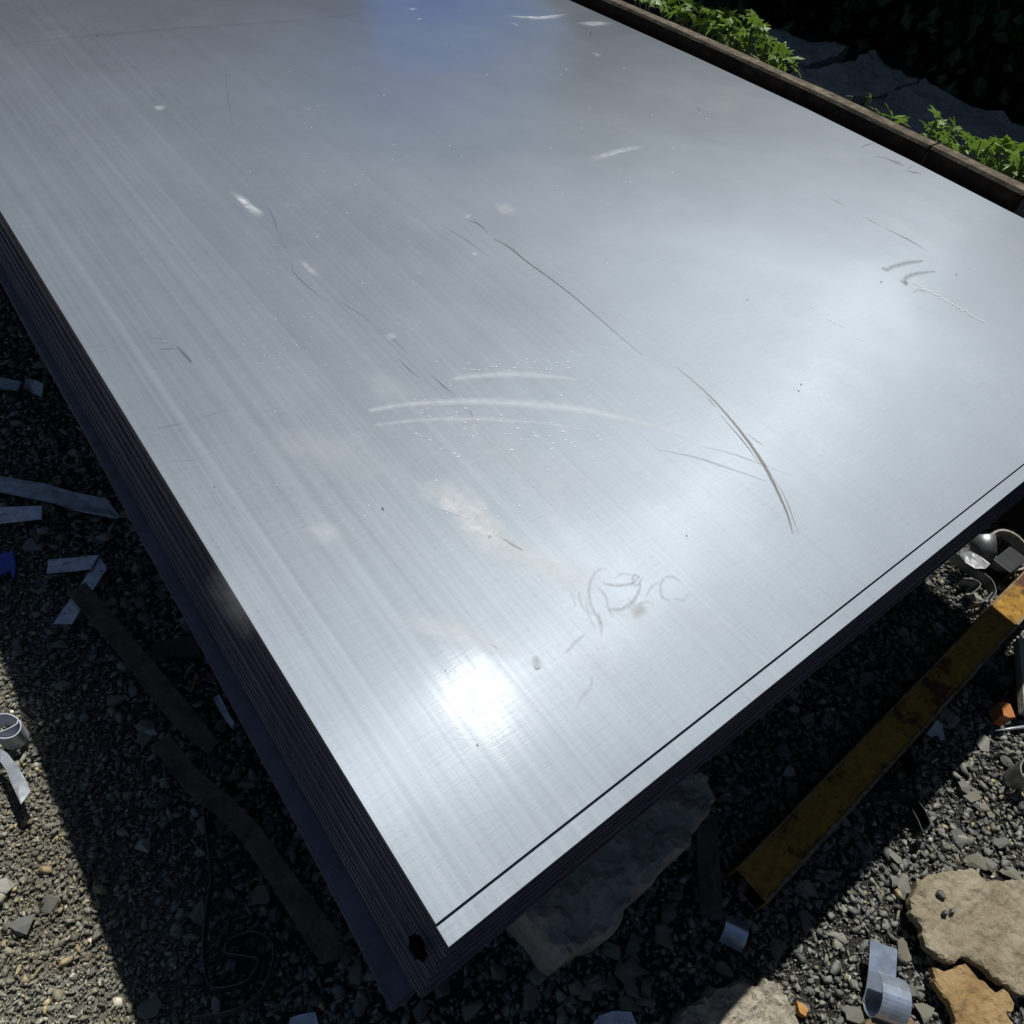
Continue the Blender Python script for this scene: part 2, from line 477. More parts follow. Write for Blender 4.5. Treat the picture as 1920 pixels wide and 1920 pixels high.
def tube_mesh(name, path, radii, sides=8, cap=True):
    vs = []; fs = []; n = len(path)
    for i, p in enumerate(path):
        t = (path[min(i+1, n-1)]-path[max(i-1, 0)]).normalized()
        u = t.cross(Vector((.3, .2, 1))).normalized(); w = t.cross(u)
        r = radii[i] if isinstance(radii, (list, tuple)) else radii
        for k in range(sides):
            a = 2*math.pi*k/sides; vs.append(p+u*math.cos(a)*r+w*math.sin(a)*r)
    for i in range(n-1):
        for k in range(sides):
            fs.append([i*sides+k, i*sides+(k+1) % sides, (i+1)*sides+(k+1) % sides, (i+1)*sides+k])
    if cap: fs += [list(reversed(range(sides))), list(range((n-1)*sides, n*sides))]
    lv, c = recenter(vs)
    return mesh(name, lv, fs, True), c

def box_mesh(name, frame, size, bevel=0.0, wall=None):
    """box (or open-ended tube when wall is set) along frame=(origin, x axis, y axis); size along x, y, z"""
    o, ax, ay = frame; az = ax.cross(ay).normalized(); L, w, h = size
    if wall is None:
        vs = [o+ax*a+ay*b+az*c for a in (0, L) for b in (-w/2, w/2) for c in (0, h)]
        fs = [[0, 1, 3, 2], [4, 6, 7, 5], [0, 4, 5, 1], [2, 3, 7, 6], [0, 2, 6, 4], [1, 5, 7, 3]]
    else:
        vs = []
        for a in (0, L):
            for (ww, z0, z1) in ((w/2, 0, h), (w/2-wall, wall, h-wall)):
                vs += [o+ax*a-ay*ww+az*z0, o+ax*a+ay*ww+az*z0, o+ax*a+ay*ww+az*z1, o+ax*a-ay*ww+az*z1]
        fs = []
        for k in range(4):
            j = (k+1) % 4
            fs += [[k, j, 8+j, 8+k], [4+j, 4+k, 12+k, 12+j], [j, k, 4+k, 4+j], [8+k, 8+j, 12+j, 12+k]]
    lv, c = recenter(vs)
    me = mesh(name, lv, fs)
    bm = bmesh.new(); bm.from_mesh(me); bmesh.ops.recalc_face_normals(bm, faces=bm.faces)
    if bevel: bmesh.ops.bevel(bm, geom=bm.edges[:], offset=bevel, segments=2, affect='EDGES', profile=.6)
    bm.to_mesh(me); bm.free()
    return me, c

# ------------------------------------------------------------------ ground
def ground_z(x, y):
    return .010*noise.noise(Vector((x*1.3, y*1.3, 0)))+.004*noise.noise(Vector((x*6, y*6, 3)))
def build_ground():
    def ax(lo, hi, st, far):
        a = list(np.arange(lo, hi, st)); return [-far, -20, -6, lo-1.5]+a+[hi+1, hi+4, 20, far]
    xs = ax(-1.3, 3.2, .03, 120); ys = ax(-1.3, 2.6, .03, 120)
    vs = []
    for y in ys:
        for x in xs:
            z = ground_z(x, y) if (-1.4 < x < 3.4 and -1.4 < y < 2.8) else 0
            vs.append((x, y, z-.004))
    nx = len(xs)
    fs = [[j*nx+i, j*nx+i+1, (j+1)*nx+i+1, (j+1)*nx+i] for j in range(len(ys)-1) for i in range(nx-1)]
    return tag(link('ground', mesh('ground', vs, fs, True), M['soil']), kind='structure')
ground = build_ground()

def stone_shape(seed, cuts):
    """an angular crushed stone: a convex lump with facets"""
    r = random.Random(seed)
    bm = bmesh.new()
    for i in range(cuts):
        v = Vector((r.gauss(0, 1), r.gauss(0, 1), r.gauss(0, 1))).normalized()*r.uniform(.8, 1.05)
        bm.verts.new((v.x, v.y*r.uniform(.7, .95), v.z*.52))
    res = bmesh.ops.convex_hull(bm, input=bm.verts[:])
    dead = [g for g in res['geom_interior']+res['geom_unused'] if isinstance(g, bmesh.types.BMVert)]
    if dead: bmesh.ops.delete(bm, geom=list(set(dead)), context='VERTS')
    bmesh.ops.triangulate(bm, faces=bm.faces[:])
    bm.verts.ensure_lookup_table(); bm.verts.index_update()
    V = np.array([tuple(v.co) for v in bm.verts]); F = np.array([[v.index for v in f.verts] for f in bm.faces])
    bm.free(); return V, F

def build_gravel():
    n = 800000
    P = np.stack([NR.uniform(-1.7, 3.2, n), NR.uniform(-1.6, 2.6, n), np.zeros(n)], 1)
    px, py, dep = project(P)
    keep = (px > -650) & (px < 2500) & (py > -350) & (py < 2900) & ((P[:, 0] < .10) | (P[:, 1] < .08)) & (dep > 0)
    keep &= NR.random(n) < np.where((px > -110) & (px < 2030) & (py < 2030), 1, .55)
    P = P[keep]; px = px[keep]; py = py[keep]
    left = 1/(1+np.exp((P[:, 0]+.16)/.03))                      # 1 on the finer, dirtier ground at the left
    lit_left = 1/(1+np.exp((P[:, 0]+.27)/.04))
    size = np.exp(NR.normal(0, .42, len(P)))*(.0068*(1-left)+.0052*left)*(1-.14*lit_left)
    big = NR.random(len(P)) < .03*(1-left)+.012*left
    size = np.where(big, size*NR.uniform(1.5, 2.3, len(P)), size)
    size = np.clip(size, .002, .022)
    # thin the field where the stones are big enough to cover by themselves
    pk = NR.random(len(P)) < np.clip(.40+.25*left+.25*lit_left, 0, 1)
    P = P[pk]; size = size[pk]; left = left[pk]; lit_left = lit_left[pk]; px = px[pk]; py = py[pk]
    m = len(P)
    zb = np.array([ground_z(a, b) for a, b in P[:, :2]])
    P[:, 2] = zb+size*NR.uniform(-.25, .65, m)
    # fine chips that fill the gaps, mostly on the sunlit ground
    nf = 420000
    Q = np.stack([NR.uniform(-.8, 2.2, nf), NR.uniform(-.9, 1.2, nf), np.zeros(nf)], 1)
    qx, qy, qd = project(Q)
    lq = 1/(1+np.exp((Q[:, 0]+.27)/.04)); rq = (Q[:, 1] < -.2) & (Q[:, 0] > .2)
    kq = (qx > -60) & (qx < 1980) & (qy > 0) & (qy < 1980) & ((Q[:, 0] < .05) | (Q[:, 1] < .03)) & (NR.random(nf) < .10+.75*lq+.35*rq)
    Q = Q[kq]; sq = np.clip(np.exp(NR.normal(0, .35, len(Q)))*.0021, .001, .004)
    Q[:, 2] = [ground_z(a, b) for a, b in Q[:, :2]]; Q[:, 2] += sq*NR.uniform(-.2, .6, len(Q))
    P = np.concatenate([P, Q]); size = np.concatenate([size, sq]); zb = np.concatenate([zb, Q[:, 2]])
    left = np.concatenate([left, lq[kq]]); lit_left = np.concatenate([lit_left, lq[kq]])
    px = np.concatenate([px, qx[kq]]); py = np.concatenate([py, qy[kq]])
    m0, m = m, len(P)
    # tones
    t = NR.random(m)
    tone = np.empty((m, 4)); tone[:, 3] = 1
    pal = np.array([(.125, .130, .123), (.185, .192, .177), (.24, .245, .215), (.22, .205, .155), (.31, .27, .17), (.45, .44, .39)])
    edges = np.array([.30, .62, .84, .93, .975, 1.0])
    idx = np.searchsorted(edges, t)
    tone[:, :3] = pal[np.clip(idx, 0, 5)]
    sunlit_tint = np.array((1.62, 1.56, 1.38))
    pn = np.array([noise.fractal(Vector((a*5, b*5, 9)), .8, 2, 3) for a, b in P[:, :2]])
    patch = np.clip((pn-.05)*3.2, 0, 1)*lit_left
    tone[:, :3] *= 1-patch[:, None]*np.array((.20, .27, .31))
    tone[:, :3] *= (1+lit_left[:, None]*(sunlit_tint-1))*NR.uniform(.75, 1.25, (m, 1))  # stones past the stack's shadow edge painted brighter, as sunlit
    # the 300 largest in view become parts of the ground; the rest one stuff part
    order = np.argsort(-size*((px > 0) & (px < 1920) & (py > 0) & (py < 1920)))
    ind = order[:300]; rest = order[300:]
    shapes = [stone_shape(s, 9) for s in range(14)]+[stone_shape(40+s, 7) for s in range(6)]
    Vs, Fs, Ts = [], [], []; off = 0
    sid = np.where(np.arange(m) < m0, NR.integers(0, 14, m), NR.integers(14, 20, m))
    for s in range(20):
        ii = rest[sid[rest] == s]
        if len(ii) == 0: continue
        V, F = shapes[s]; k = len(ii)
        a = NR.uniform(0, 2*np.pi, k); b = NR.normal(0, .35, k); c = NR.normal(0, .35, k)
        ca, sa, cb, sb, cc, sc = np.cos(a), np.sin(a), np.cos(b), np.sin(b), np.cos(c), np.sin(c)
        one, zer = np.ones(k), np.zeros(k)
        Rz = np.stack([ca, -sa, zer, sa, ca, zer, zer, zer, one], 1).reshape(k, 3, 3)
        Rx = np.stack([one, zer, zer, zer, cb, -sb, zer, sb, cb], 1).reshape(k, 3, 3)
        Ry = np.stack([cc, zer, sc, zer, one, zer, -sc, zer, cc], 1).reshape(k, 3, 3)
        scl = np.stack([np.ones(k), NR.uniform(.6, 1, k), NR.uniform(.6, 1.05, k)], 1)*size[ii][:, None]
        VV = V[None]*scl[:, None, :]
        VV = np.einsum('kij,kvj->kvi', Rz@Rx@Ry, VV)+P[ii][:, None, :]
        Vs.append(VV.reshape(-1, 3)); Fs.append((F[None]+(np.arange(k)*len(V))[:, None, None]+off).reshape(-1, 3))
        Ts.append(np.repeat(tone[ii], len(V), 0)); off += k*len(V)
    V = np.concatenate(Vs); F = np.concatenate(Fs); T = np.concatenate(Ts)
    me = bpy.data.meshes.new('gravel')
    me.vertices.add(len(V)); me.vertices.foreach_set('co', V.astype(np.float32).ravel())
    me.loops.add(F.size); me.loops.foreach_set('vertex_index', F.astype(np.int32).ravel())
    me.polygons.add(len(F)); me.polygons.foreach_set('loop_start', np.arange(0, F.size, 3, dtype=np.int32))
    me.update(calc_edges=True)
    ca = me.color_attributes.new('tone', 'FLOAT_COLOR', 'POINT'); ca.data.foreach_set('color', T.astype(np.float32).ravel())
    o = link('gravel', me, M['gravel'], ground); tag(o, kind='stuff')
    mes = []
    for s in range(8):
        V, F = stone_shape(100+s, 13)
        mes.append(mesh('stone', V, [list(map(int, f)) for f in F])); mes[-1].materials.append(M['stone'])
    for j, i in enumerate(ind):
        st = bpy.data.objects.new('stone', mes[j % 8]); C.objects.link(st); st.parent = ground
        q = size[i]
        st.location = (P[i, 0], P[i, 1], zb[i]+q*.35); st.scale = (q*1.1, q*R.uniform(.7, 1.1), q*R.uniform(.7, 1))
        st.rotation_euler = (R.gauss(0, .3), R.gauss(0, .3), R.uniform(0, 6.3))
    print('gravel stones', m, 'tris', len(me.polygons))
build_gravel()

# ------------------------------------------------------------------ the stack of sheets
SW = 3.055*CH                  # width along X
SL = 4.6                       # length along Y
TH = 0.0064
TT = 0.0042                   # the top sheet is thinner
def bow(y):                    # the far side is not quite straight
    t = (y/CH)
    pts = [(-.6, -.085), (0, -.08), (.73, -.049), (1.164, -.019), (1.7, -.003), (2.32, -.0215), (2.74, -.0466), (3.04, -.065), (4, -.13), (9, -.5)]
    for (a, va), (b, vb) in zip(pts, pts[1:]):
        if a <= t <= b:
            k = (t-a)/(b-a)
            return (va+(vb-va)*k)*CH
    return 0
def make_sheet(x0, y0, ztop, nx, ny, wav=0.0, x_jit=None, th=None, face='sheet'):
    th = th or TH*.985
    xs = np.linspace(0, 1, nx+1); ys = np.linspace(0, 1, ny+1)**1.25
    top = []; bot = []
    for v in ys:
        y = y0+v*SL
        xr = SW+bow(v*SL)
        xl = x0+(x_jit(v*SL) if x_jit else 0)
        for u in xs:
            x = xl+(xr-xl+ (x0*.4))*u
            z = ztop+(wav*(noise.noise(Vector((x*1.1, y*.8, 3.3)))) if wav else 0)
            top.append(Vector((x, y, z))); bot.append(Vector((x, y, z-th)))
    n = (nx+1)*(ny+1); w = nx+1
    fs = []; mi = []
    for j in range(ny):
        for i in range(nx):
            a = j*w+i
            fs.append([a, a+1, a+w+1, a+w]); mi.append(0)
            fs.append([n+a, n+a+w, n+a+w+1, n+a+1]); mi.append(0)
    rim = [i for i in range(nx+1)]+[j*w+nx for j in range(1, ny+1)]+[ny*w+i for i in range(nx-1, -1, -1)]+[j*w for j in range(ny-1, 0, -1)]
    for a, b in zip(rim, rim[1:]+rim[:1]):
        fs.append([b, a, n+a, n+b]); mi.append(1)
    org = Vector((SW/2, SL/2, ztop-th))
    vs = [p-org for p in top+bot]
    me = mesh('steel_sheet', vs, fs, False, mi)
    me.materials.append(M[face]); me.materials.append(M['edge'])
    rimset = set(tuple(sorted(e)) for e in zip(rim, rim[1:]+rim[:1]))
    sh = me.attributes.new('sharp_edge', 'BOOLEAN', 'EDGE')
    sh.data.foreach_set('value', [tuple(sorted(e.vertices)) in rimset for e in me.edges])
    uv = me.uv_layers.new(name='UVMap')
    co = np.empty(len(me.vertices)*3); me.vertices.foreach_get('co', co); co = co.reshape(-1, 3)
    li = np.empty(len(me.loops), dtype=np.int32); me.loops.foreach_get('vertex_index', li)
    uv.data.foreach_set('uv', co[li][:, :2].astype(np.float32).ravel())
    o = bpy.data.objects.new('steel_sheet', me); C.objects.link(o); o.location = org
    return o
GRP = 'steel sheets lying in the stack'
top_sheet = make_sheet(0, .0285*CH, H+TT, 60, 90, .0012, th=TT*.96)
for f in top_sheet.data.polygons: f.use_smooth = f.material_index == 0
tag(top_sheet, 'wide bright scratched steel sheet lying topmost on the stack, glaring in the sun', 'metal sheet', GRP)
s2 = make_sheet(0, 0, H, 20, 40)
tag(s2, 'second steel sheet, showing as a narrow bright strip along the top sheet\'s front edge', 'metal sheet', GRP)
NUP = 24
x = 0.0
for i in range(NUP):
    z = H-TH*(i+1)
    # the edges wander a little, and creep outwards to the left towards the bottom
    drift = -.0006*i+R.uniform(-.0030, .0018)
    if i in (5, 13): drift += .003
    if i > 11: drift -= .002
    a1, a2 = R.uniform(-.002, .002), R.uniform(.5, 1.4)
    o = make_sheet(drift, R.uniform(-.001, .004), z, 2, 24, 0, lambda y, a1=a1, a2=a2: a1*math.sin(y*a2*2)+.0012*noise.noise(Vector((y*3, a2*9, 0))), TH*R.uniform(.72, .98), 'shaded_top')
    tag(o, 'thin steel sheet packed edge on edge inside the stack, only its dark edge showing', 'metal sheet', GRP)
low = [(-.0125, .012, 0), (-.0135, .014, 0), (-.0155, .015, .010), (-.024, .014, 0), (-.0255, .012, 0)]
lowlab = ['uppermost of the low steel sheets that jut out at the stack\'s left side',
          'low steel sheet jutting left, directly under the uppermost jutting one',
          'jutting low steel sheet just above the dark gap over the two lowest sheets',
          'last but one steel sheet at the bottom of the stack, jutting far left',
          'lowest steel sheet of the stack, its corner sticking out bottom left']
z = H-TH*NUP
for i, (dx, dy, gap) in enumerate(low):
    z -= TH+gap*.6
    o = make_sheet(dx, dy, z, 2, 30, 0, face='shaded_top', x_jit=lambda y, i=i: .0016*noise.noise(Vector((y*4, i*9, 4)))+.003*math.sin(y*1.3+i)-(.009 if i > 2 else .003)*math.exp(-y/.22))
    tag(o, lowlab[i], 'metal sheet', GRP)
bm = bmesh.new(); bmesh.ops.create_icosphere(bm, subdivisions=3, radius=1)  # black lump over a dark mark on the stack's left face
for v in bm.verts:
    v.co *= 1+.35*noise.noise(v.co*2.2)
    v.co = Vector((v.co.x*.005, v.co.y*.010, v.co.z*.011))
me = bpy.data.meshes.new('black_lump'); bm.to_mesh(me); bm.free()
p = G(787, 1783, H-.035)
tag(link('black_lump', me, M['matt_black'], loc=(-.0120, p.y+.004, H-.045)), 'black lump on the left face of the stack near its corner', 'tar lump')
ZB = z-TH                      # underside of the stack
# hidden bearers that carry the stack
for i, (bx0, bx1, by) in enumerate(((.15, SW-.1, .42), (.1, SW-.1, 1.7), (.1, SW-.1, 3.1), (.1, SW-.1, 4.3))):
    me, c = box_mesh('bearer', (Vector((bx0, by, 0)), Vector((1, 0, 0)), Vector((0, 1, 0))), (bx1-bx0, .14, ZB-.0015))
    tag(link('timber_bearer', me, M['plank'], loc=c), ('first', 'second', 'third', 'fourth')[i]+' dark squared timber under the stack, counted from its front edge', 'timber', 'timbers under the stack')

# ------------------------------------------------------------------ marks on the top sheet
ZT = H+TT+.0016
_lay = [0]
def on_sheet(px, py):
    p = G(px, py, H+TT)
    return p
def mark(name, rows, faces, cover, mat):
    """rows: points on the sheet; raised a fraction of a millimetre"""
    _lay[0] += 1
    z = .0004+.00002*(_lay[0] % 30)
    vs = []
    for p in rows:
        wz = H+TT+.0012*noise.noise(Vector((p.x*1.1, p.y*.8, 3.3)))
        vs.append(Vector((p.x, p.y, wz+z))-top_sheet.location)
    me = mesh(name, vs, faces)
    at = me.attributes.new('cover', 'FLOAT', 'POINT'); at.data.foreach_set('value', cover)
    me.materials.append(mat)
    o = bpy.data.objects.new(name, me); C.objects.link(o); o.parent = top_sheet
    return o
def scratch(pts, w, mat, name='scratch', taper=(.2, 1, .2), strength=1.0, n=8, jit=0.0):
    if name == 'polished_arc': w *= 1.5
    if name == 'scratch': w *= .62; strength *= .72; jit = max(jit, .35)
    """w: half width in photo pixels"""
    P = smooth_path([Vector((a, b, 0)) for a, b in pts], n)
    m = len(P); rows = []; cov = []
    for i, p in enumerate(P):
        t = P[min(i+1, m-1)]-P[max(i-1, 0)]; t = t.normalized() if t.length else Vector((1, 0, 0))
        nr = Vector((-t.y, t.x, 0)); s = i/(m-1)
        k = taper[0]+(taper[1]-taper[0])*s*2 if s < .5 else taper[1]+(taper[2]-taper[1])*(s-.5)*2
        ww = w*k; j = R.uniform(-jit, jit)
        for a, cv in ((-1, 0), (-.35 if name == 'scratch' else -.06, 1), (.35 if name == 'scratch' else .06, 1), (1, 0)):
            q = p+nr*(a*ww+j); rows.append(on_sheet(q.x, q.y))
            cov.append(cv*strength*min(1, .25+k) if 0 < i < m-1 else 0)
    fs = [[i*4+k, i*4+k+1, i*4+k+5, i*4+k+4] for i in range(m-1) for k in range(3)]
    return mark(name, rows, fs, cov, mat)
def blotch(outline, mat, name='smear', strength=1.0, soft=.55):
    """soft edged patch"""
    cx = sum(p[0] for p in outline)/len(outline); cy = sum(p[1] for p in outline)/len(outline)
    P = smooth_path([Vector((*p, 0)) for p in outline+outline[:1]], 4)[:-1]
    m = len(P); rows = [on_sheet(cx, cy)]; cov = [strength]
    for k, cv in ((soft*.6, 1), (.72, .5), (1.15, 0)):
        for p in P:
            q = Vector((cx, cy, 0)).lerp(p, k); rows.append(on_sheet(q.x, q.y)); cov.append(cv*strength)
    fs = [[0, 1+i, 1+(i+1) % m] for i in range(m)]
    for r_ in range(2):
        b = 1+r_*m
        fs += [[b+i, b+m+i, b+m+(i+1) % m, b+(i+1) % m] for i in range(m)]
    return mark(name, rows, fs, cov, mat)

DS, FS, BS, WS, PO = (M[k] for k in ('dark_scratch', 'faint_scratch', 'brown_scratch', 'white_smear', 'polish'))
# long curved gouge, brown, right of the middle
scratch([(1266, 686), (1330, 742), (1388, 808), (1430, 868), (1458, 922), (1478, 968), (1486, 1002)], 7, BS, taper=(.15, 1, .25), n=14)
scratch([(1345, 772), (1392, 826), (1428, 876)], 2.5, DS)
scratch([(1320, 740), (1345, 766)], 1.6, FS); scratch([(1397, 812), (1436, 838)], 1.6, FS)
scratch([(1440, 880), (1470, 930), (1488, 975), (1497, 1000)], 2.4, BS, strength=.7)
scratch([(1462, 925), (1490, 1010)], 2, FS, strength=.8)
# polished arcs
scratch([(690, 772), (760, 760), (870, 754), (960, 757), (1080, 768), (1160, 784), (1245, 806), (1300, 822)], 7, PO, 'polished_arc', (.5, 1, .25), n=10)
scratch([(850, 712), (905, 705), (960, 703), (1030, 707), (1085, 713)], 6, PO, 'polished_arc', (.6, 1, .3), n=10, strength=.9)
scratch([(700, 800), (780, 790), (880, 787), (1000, 793), (1130, 812)], 4, PO, 'polished_arc', (.6, 1, .2), n=10, strength=.6)
# grey arcs crossing the gouge
scratch([(1225, 842), (1300, 857), (1360, 876), (1440, 904)], 4, FS, taper=(.3, 1, .4), strength=.55)
scratch([(1310, 836), (1370, 850), (1420, 868), (1500, 898)], 3.5, FS, taper=(.3, 1, .2), strength=.45)
# long thin dark line in two reaches
scratch([(872, 413), (890, 417), (905, 427), (916, 439)], 2.2, DS)
scratch([(925, 448), (945, 458), (965, 473), (1000, 500), (1030, 521), (1075, 556), (1120, 594), (1165, 633), (1207, 668)], 2.2, DS, taper=(.6, 1, .4), n=12)
scratch([(940, 455), (960, 466), (985, 489), (1020, 514)], 3.2, BS, strength=.5)
scratch([(826, 421), (870, 448), (922, 485)], 1.7, FS)
# broken line further left
scratch([(424, 115), (427, 180), (440, 260)], 1.8, FS, strength=.6)
scratch([(485, 362), (510, 403), (520, 432), (537, 464)], 1.9, DS, strength=.8)
scratch([(546, 484), (548, 505), (562, 524), (590, 549), (611, 566)], 2, DS, strength=.9)
scratch([(632, 562), (660, 580), (700, 607)], 1.8, DS, strength=.75)
scratch([(700, 607), (740, 640), (767, 667)], 1.6, DS, strength=.7)
scratch([(747, 673), (765, 692), (787, 710)], 2, DS); scratch([(806, 702), (830, 723), (858, 746)], 1.9, DS)
scratch([(878, 767), (888, 784)], 1.6, DS)
# scrape by the left edge
scratch([(293, 656), (330, 654)], 2.2, DS, strength=.8); scratch([(330, 650), (345, 664), (360, 681)], 5.5, DS, taper=(.3, .8, .7), strength=.8)
scratch([(281, 634), (318, 637)], 2, FS, strength=.6); scratch([(286, 643), (322, 645)], 1.6, FS, strength=.5)
scratch([(283, 806), (320, 799), (352, 793)], 2, FS, strength=.8); scratch([(352, 793), (400, 777), (445, 764)], 1.5, FS, strength=.6)
scratch([(300, 868), (350, 864), (395, 860)], 1.3, FS, strength=.6); scratch([(312, 885), (355, 878)], 1.3, FS, strength=.5)
# faint dark line across the upper left
scratch([(0, 88), (120, 72), (240, 62), (350, 52), (450, 46), (560, 38), (680, 24)], 5, FS, taper=(.5, 1, .5), strength=.32, n=10)
# right-hand marks
scratch([(1553, 371), (1588, 388)], 1.5, DS, strength=.7); scratch([(1613, 404), (1655, 426)], 1.5, DS, strength=.7); scratch([(1655, 426), (1700, 448), (1737, 470)], 1.9, DS)
scratch([(1612, 277), (1625, 272), (1640, 268)], 2.2, DS, strength=.8)
scratch([(1640, 293), (1662, 297), (1675, 304), (1690, 312)], 2.4, FS); scratch([(1672, 300), (1684, 305), (1696, 313)], 3.2, FS)
scratch([(1696, 320), (1715, 324), (1730, 327)], 2.6, DS, strength=.8); scratch([(1700, 318), (1712, 312)], 1.6, FS)
# handwritten strokes near the right edge
GR = M['grease']
def stroke(pts, w=4, s=1.0, m=None): scratch(pts, w*1.35, m or GR, 'chalk_stroke', (.6, 1, .4), s*.75, n=8)
stroke([(1653, 502), (1663, 506), (1672, 501), (1700, 493), (1726, 490), (1730, 487)], 4.5)
stroke([(1688, 525), (1700, 533), (1697, 522), (1712, 515), (1735, 511), (1756, 509)], 4.5)
stroke([(1712, 549), (1722, 544), (1738, 549)], 3, .5)
# grease writing in the glare
stroke([(1108, 1085), (1104, 1110), (1110, 1140), (1130, 1175)], 4, .7)
stroke([(1108, 1090), (1118, 1072), (1140, 1066)], 3.5, .5)
stroke([(1130, 1094), (1155, 1098), (1185, 1094), (1200, 1078)], 3.5, .9)
stroke([(1140, 1143), (1165, 1142), (1185, 1130), (1198, 1108), (1200, 1085)], 4.5, .9)
stroke([(1200, 1085), (1190, 1078), (1186, 1090), (1194, 1098), (1208, 1080)], 3, .8)
stroke([(1245, 1083), (1238, 1100), (1242, 1120), (1258, 1128)], 3.5, .6); stroke([(1245, 1083), (1262, 1082), (1280, 1094)], 3.5, .5)
stroke([(1062, 1224), (1075, 1208), (1098, 1188)], 4, .8); stroke([(1120, 1150), (1126, 1170), (1128, 1195)], 5, .6)
stroke([(1085, 1110), (1090, 1135), (1102, 1150)], 3, .5)
stroke([(1120, 1100), (1135, 1118), (1140, 1140), (1150, 1160)], 3, .6); stroke([(1210, 1120), (1222, 1100), (1236, 1092)], 3, .5)
stroke([(1150, 1085), (1170, 1076), (1192, 1082)], 2.5, .5); stroke([(1176, 1120), (1190, 1135), (1210, 1128), (1228, 1136)], 3, .5)
stroke([(1098, 1130), (1106, 1160), (1118, 1182)], 3, .5); stroke([(1070, 1110), (1080, 1140)], 2.6, .45); stroke([(1262, 1120), (1280, 1126), (1290, 1112)], 3, .4)
stroke([(1110, 1268), (1106, 1290), (1088, 1312), (1080, 1332)], 4, .5)
blotch([(1180, 1140), (1205, 1130), (1215, 1148), (1190, 1162)], BS, 'stain', .3)
# dents and spots
blotch([(998, 1232), (1008, 1230), (1016, 1240), (1014, 1254), (1004, 1256), (996, 1246)], GR, 'dent', .7)
scratch([(1000, 1248), (1007, 1255), (1015, 1250)], 3, DS, 'dent', strength=.6)
for (sx_, sy_, rr) in ((717, 955, 4.2), (895, 1398, 3), (182, 67, 2.5), (1160, 290, 0), (1402, 562, 2), (1310, 205, 2), (1322, 198, 1.8), (1502, 721, 2.6), (1497, 733, 2.4), (1652, 529, 2.3), (1793, 515, 2.3), (1287, 1005, 2.4), (402, 914, 2.2), (835, 1258, 2), (1099, 54, 2.6), (1107, 64, 3)):
    rr *= .75
    if rr: blotch([(sx_-rr, sy_-rr*.7), (sx_+rr*.4, sy_-rr*1.1), (sx_+rr, sy_+rr*.8), (sx_, sy_+rr*1.2)], DS, 'spot', 1, .85)
# pale blotches
for pts, s in (([(432, 361), (445, 364), (466, 376), (474, 385), (494, 401), (480, 408), (466, 398), (452, 384)], 1.0),
               ([(559, 489), (572, 492), (592, 510), (599, 520), (585, 518), (570, 504)], .8),
               ([(719, 630), (730, 626), (743, 630), (738, 638), (724, 638)], .9),
               ([(288, 200), (300, 198), (311, 200), (303, 208), (291, 207)], .9),
               ([(925, 386), (945, 382), (968, 394), (960, 406), (938, 402)], .6),
               ([(870, 404), (884, 403), (880, 410), (872, 411)], .6), ([(880, 474), (896, 476), (890, 482)], .7),
               ([(1108, 296), (1150, 282), (1195, 274), (1205, 278), (1160, 290), (1115, 303)], .55),
               ([(950, 30), (990, 33), (1030, 30), (1060, 27), (1040, 35), (1000, 37)], .8),
               ([(1080, 43), (1120, 40), (1145, 45), (1110, 50)], .6), ([(955, 40), (972, 46), (970, 50)], .7),
               ([(1110, 98), (1126, 102), (1120, 108)], .6), ([(763, 16), (782, 15), (774, 19)], .9), ([(780, 34), (793, 35), (786, 38)], .9),
               ([(780, 905), (850, 903), (905, 935), (920, 965), (945, 985), (948, 1015), (985, 1035), (960, 1060), (900, 1040), (850, 990), (835, 955), (800, 945)], .8),
               ([(570, 990), (620, 980), (640, 1000), (600, 1025)], .4), ([(470, 805), (520, 800), (700, 820), (640, 870), (520, 850)], .12),
               ([(905, 1000), (960, 1020), (1090, 1050), (1150, 1090), (1060, 1110), (960, 1060)], .5),
               ([(680, 690), (740, 700), (760, 750), (700, 755)], .15), ([(840, 690), (870, 690), (880, 720), (850, 715)], .22),
               ([(740, 1150), (830, 1160), (930, 1200), (960, 1230), (860, 1215), (760, 1180)], .5),
               ([(885, 795), (893, 800), (892, 814), (884, 806)], .6)):
    blotch(pts, WS, 'smear', s*(.5 if max(p[0] for p in pts)-min(p[0] for p in pts) < 60 else .9))
# broad wipes of dry dust across the lower middle
for cx, cy, rx, ry, s_ in ((840, 935, 60, 34, .45), (885, 960, 40, 46, .4), (925, 1000, 46, 30, .5), (985, 1040, 60, 30, .38), (1060, 1085, 70, 34, .32), (1180, 1150, 90, 30, .30), (1290, 1160, 80, 26, .22),
                           (860, 1180, 90, 26, .30), (930, 1215, 60, 20, .3), (600, 1000, 60, 26, .28), (640, 860, 120, 34, .16), (1010, 880, 170, 46, .14), (450, 1120, 60, 70, .12), (1120, 1250, 60, 40, .2), (760, 740, 80, 26, .16)):
    blotch([(cx+rx*R.uniform(.65, 1.2)*math.cos(a*.6283), cy+ry*R.uniform(.6, 1.25)*math.sin(a*.6283)+(rx*.35*math.cos(a*.6283))) for a in range(10)], M['dust'], 'dust_wipe', s_, .5)
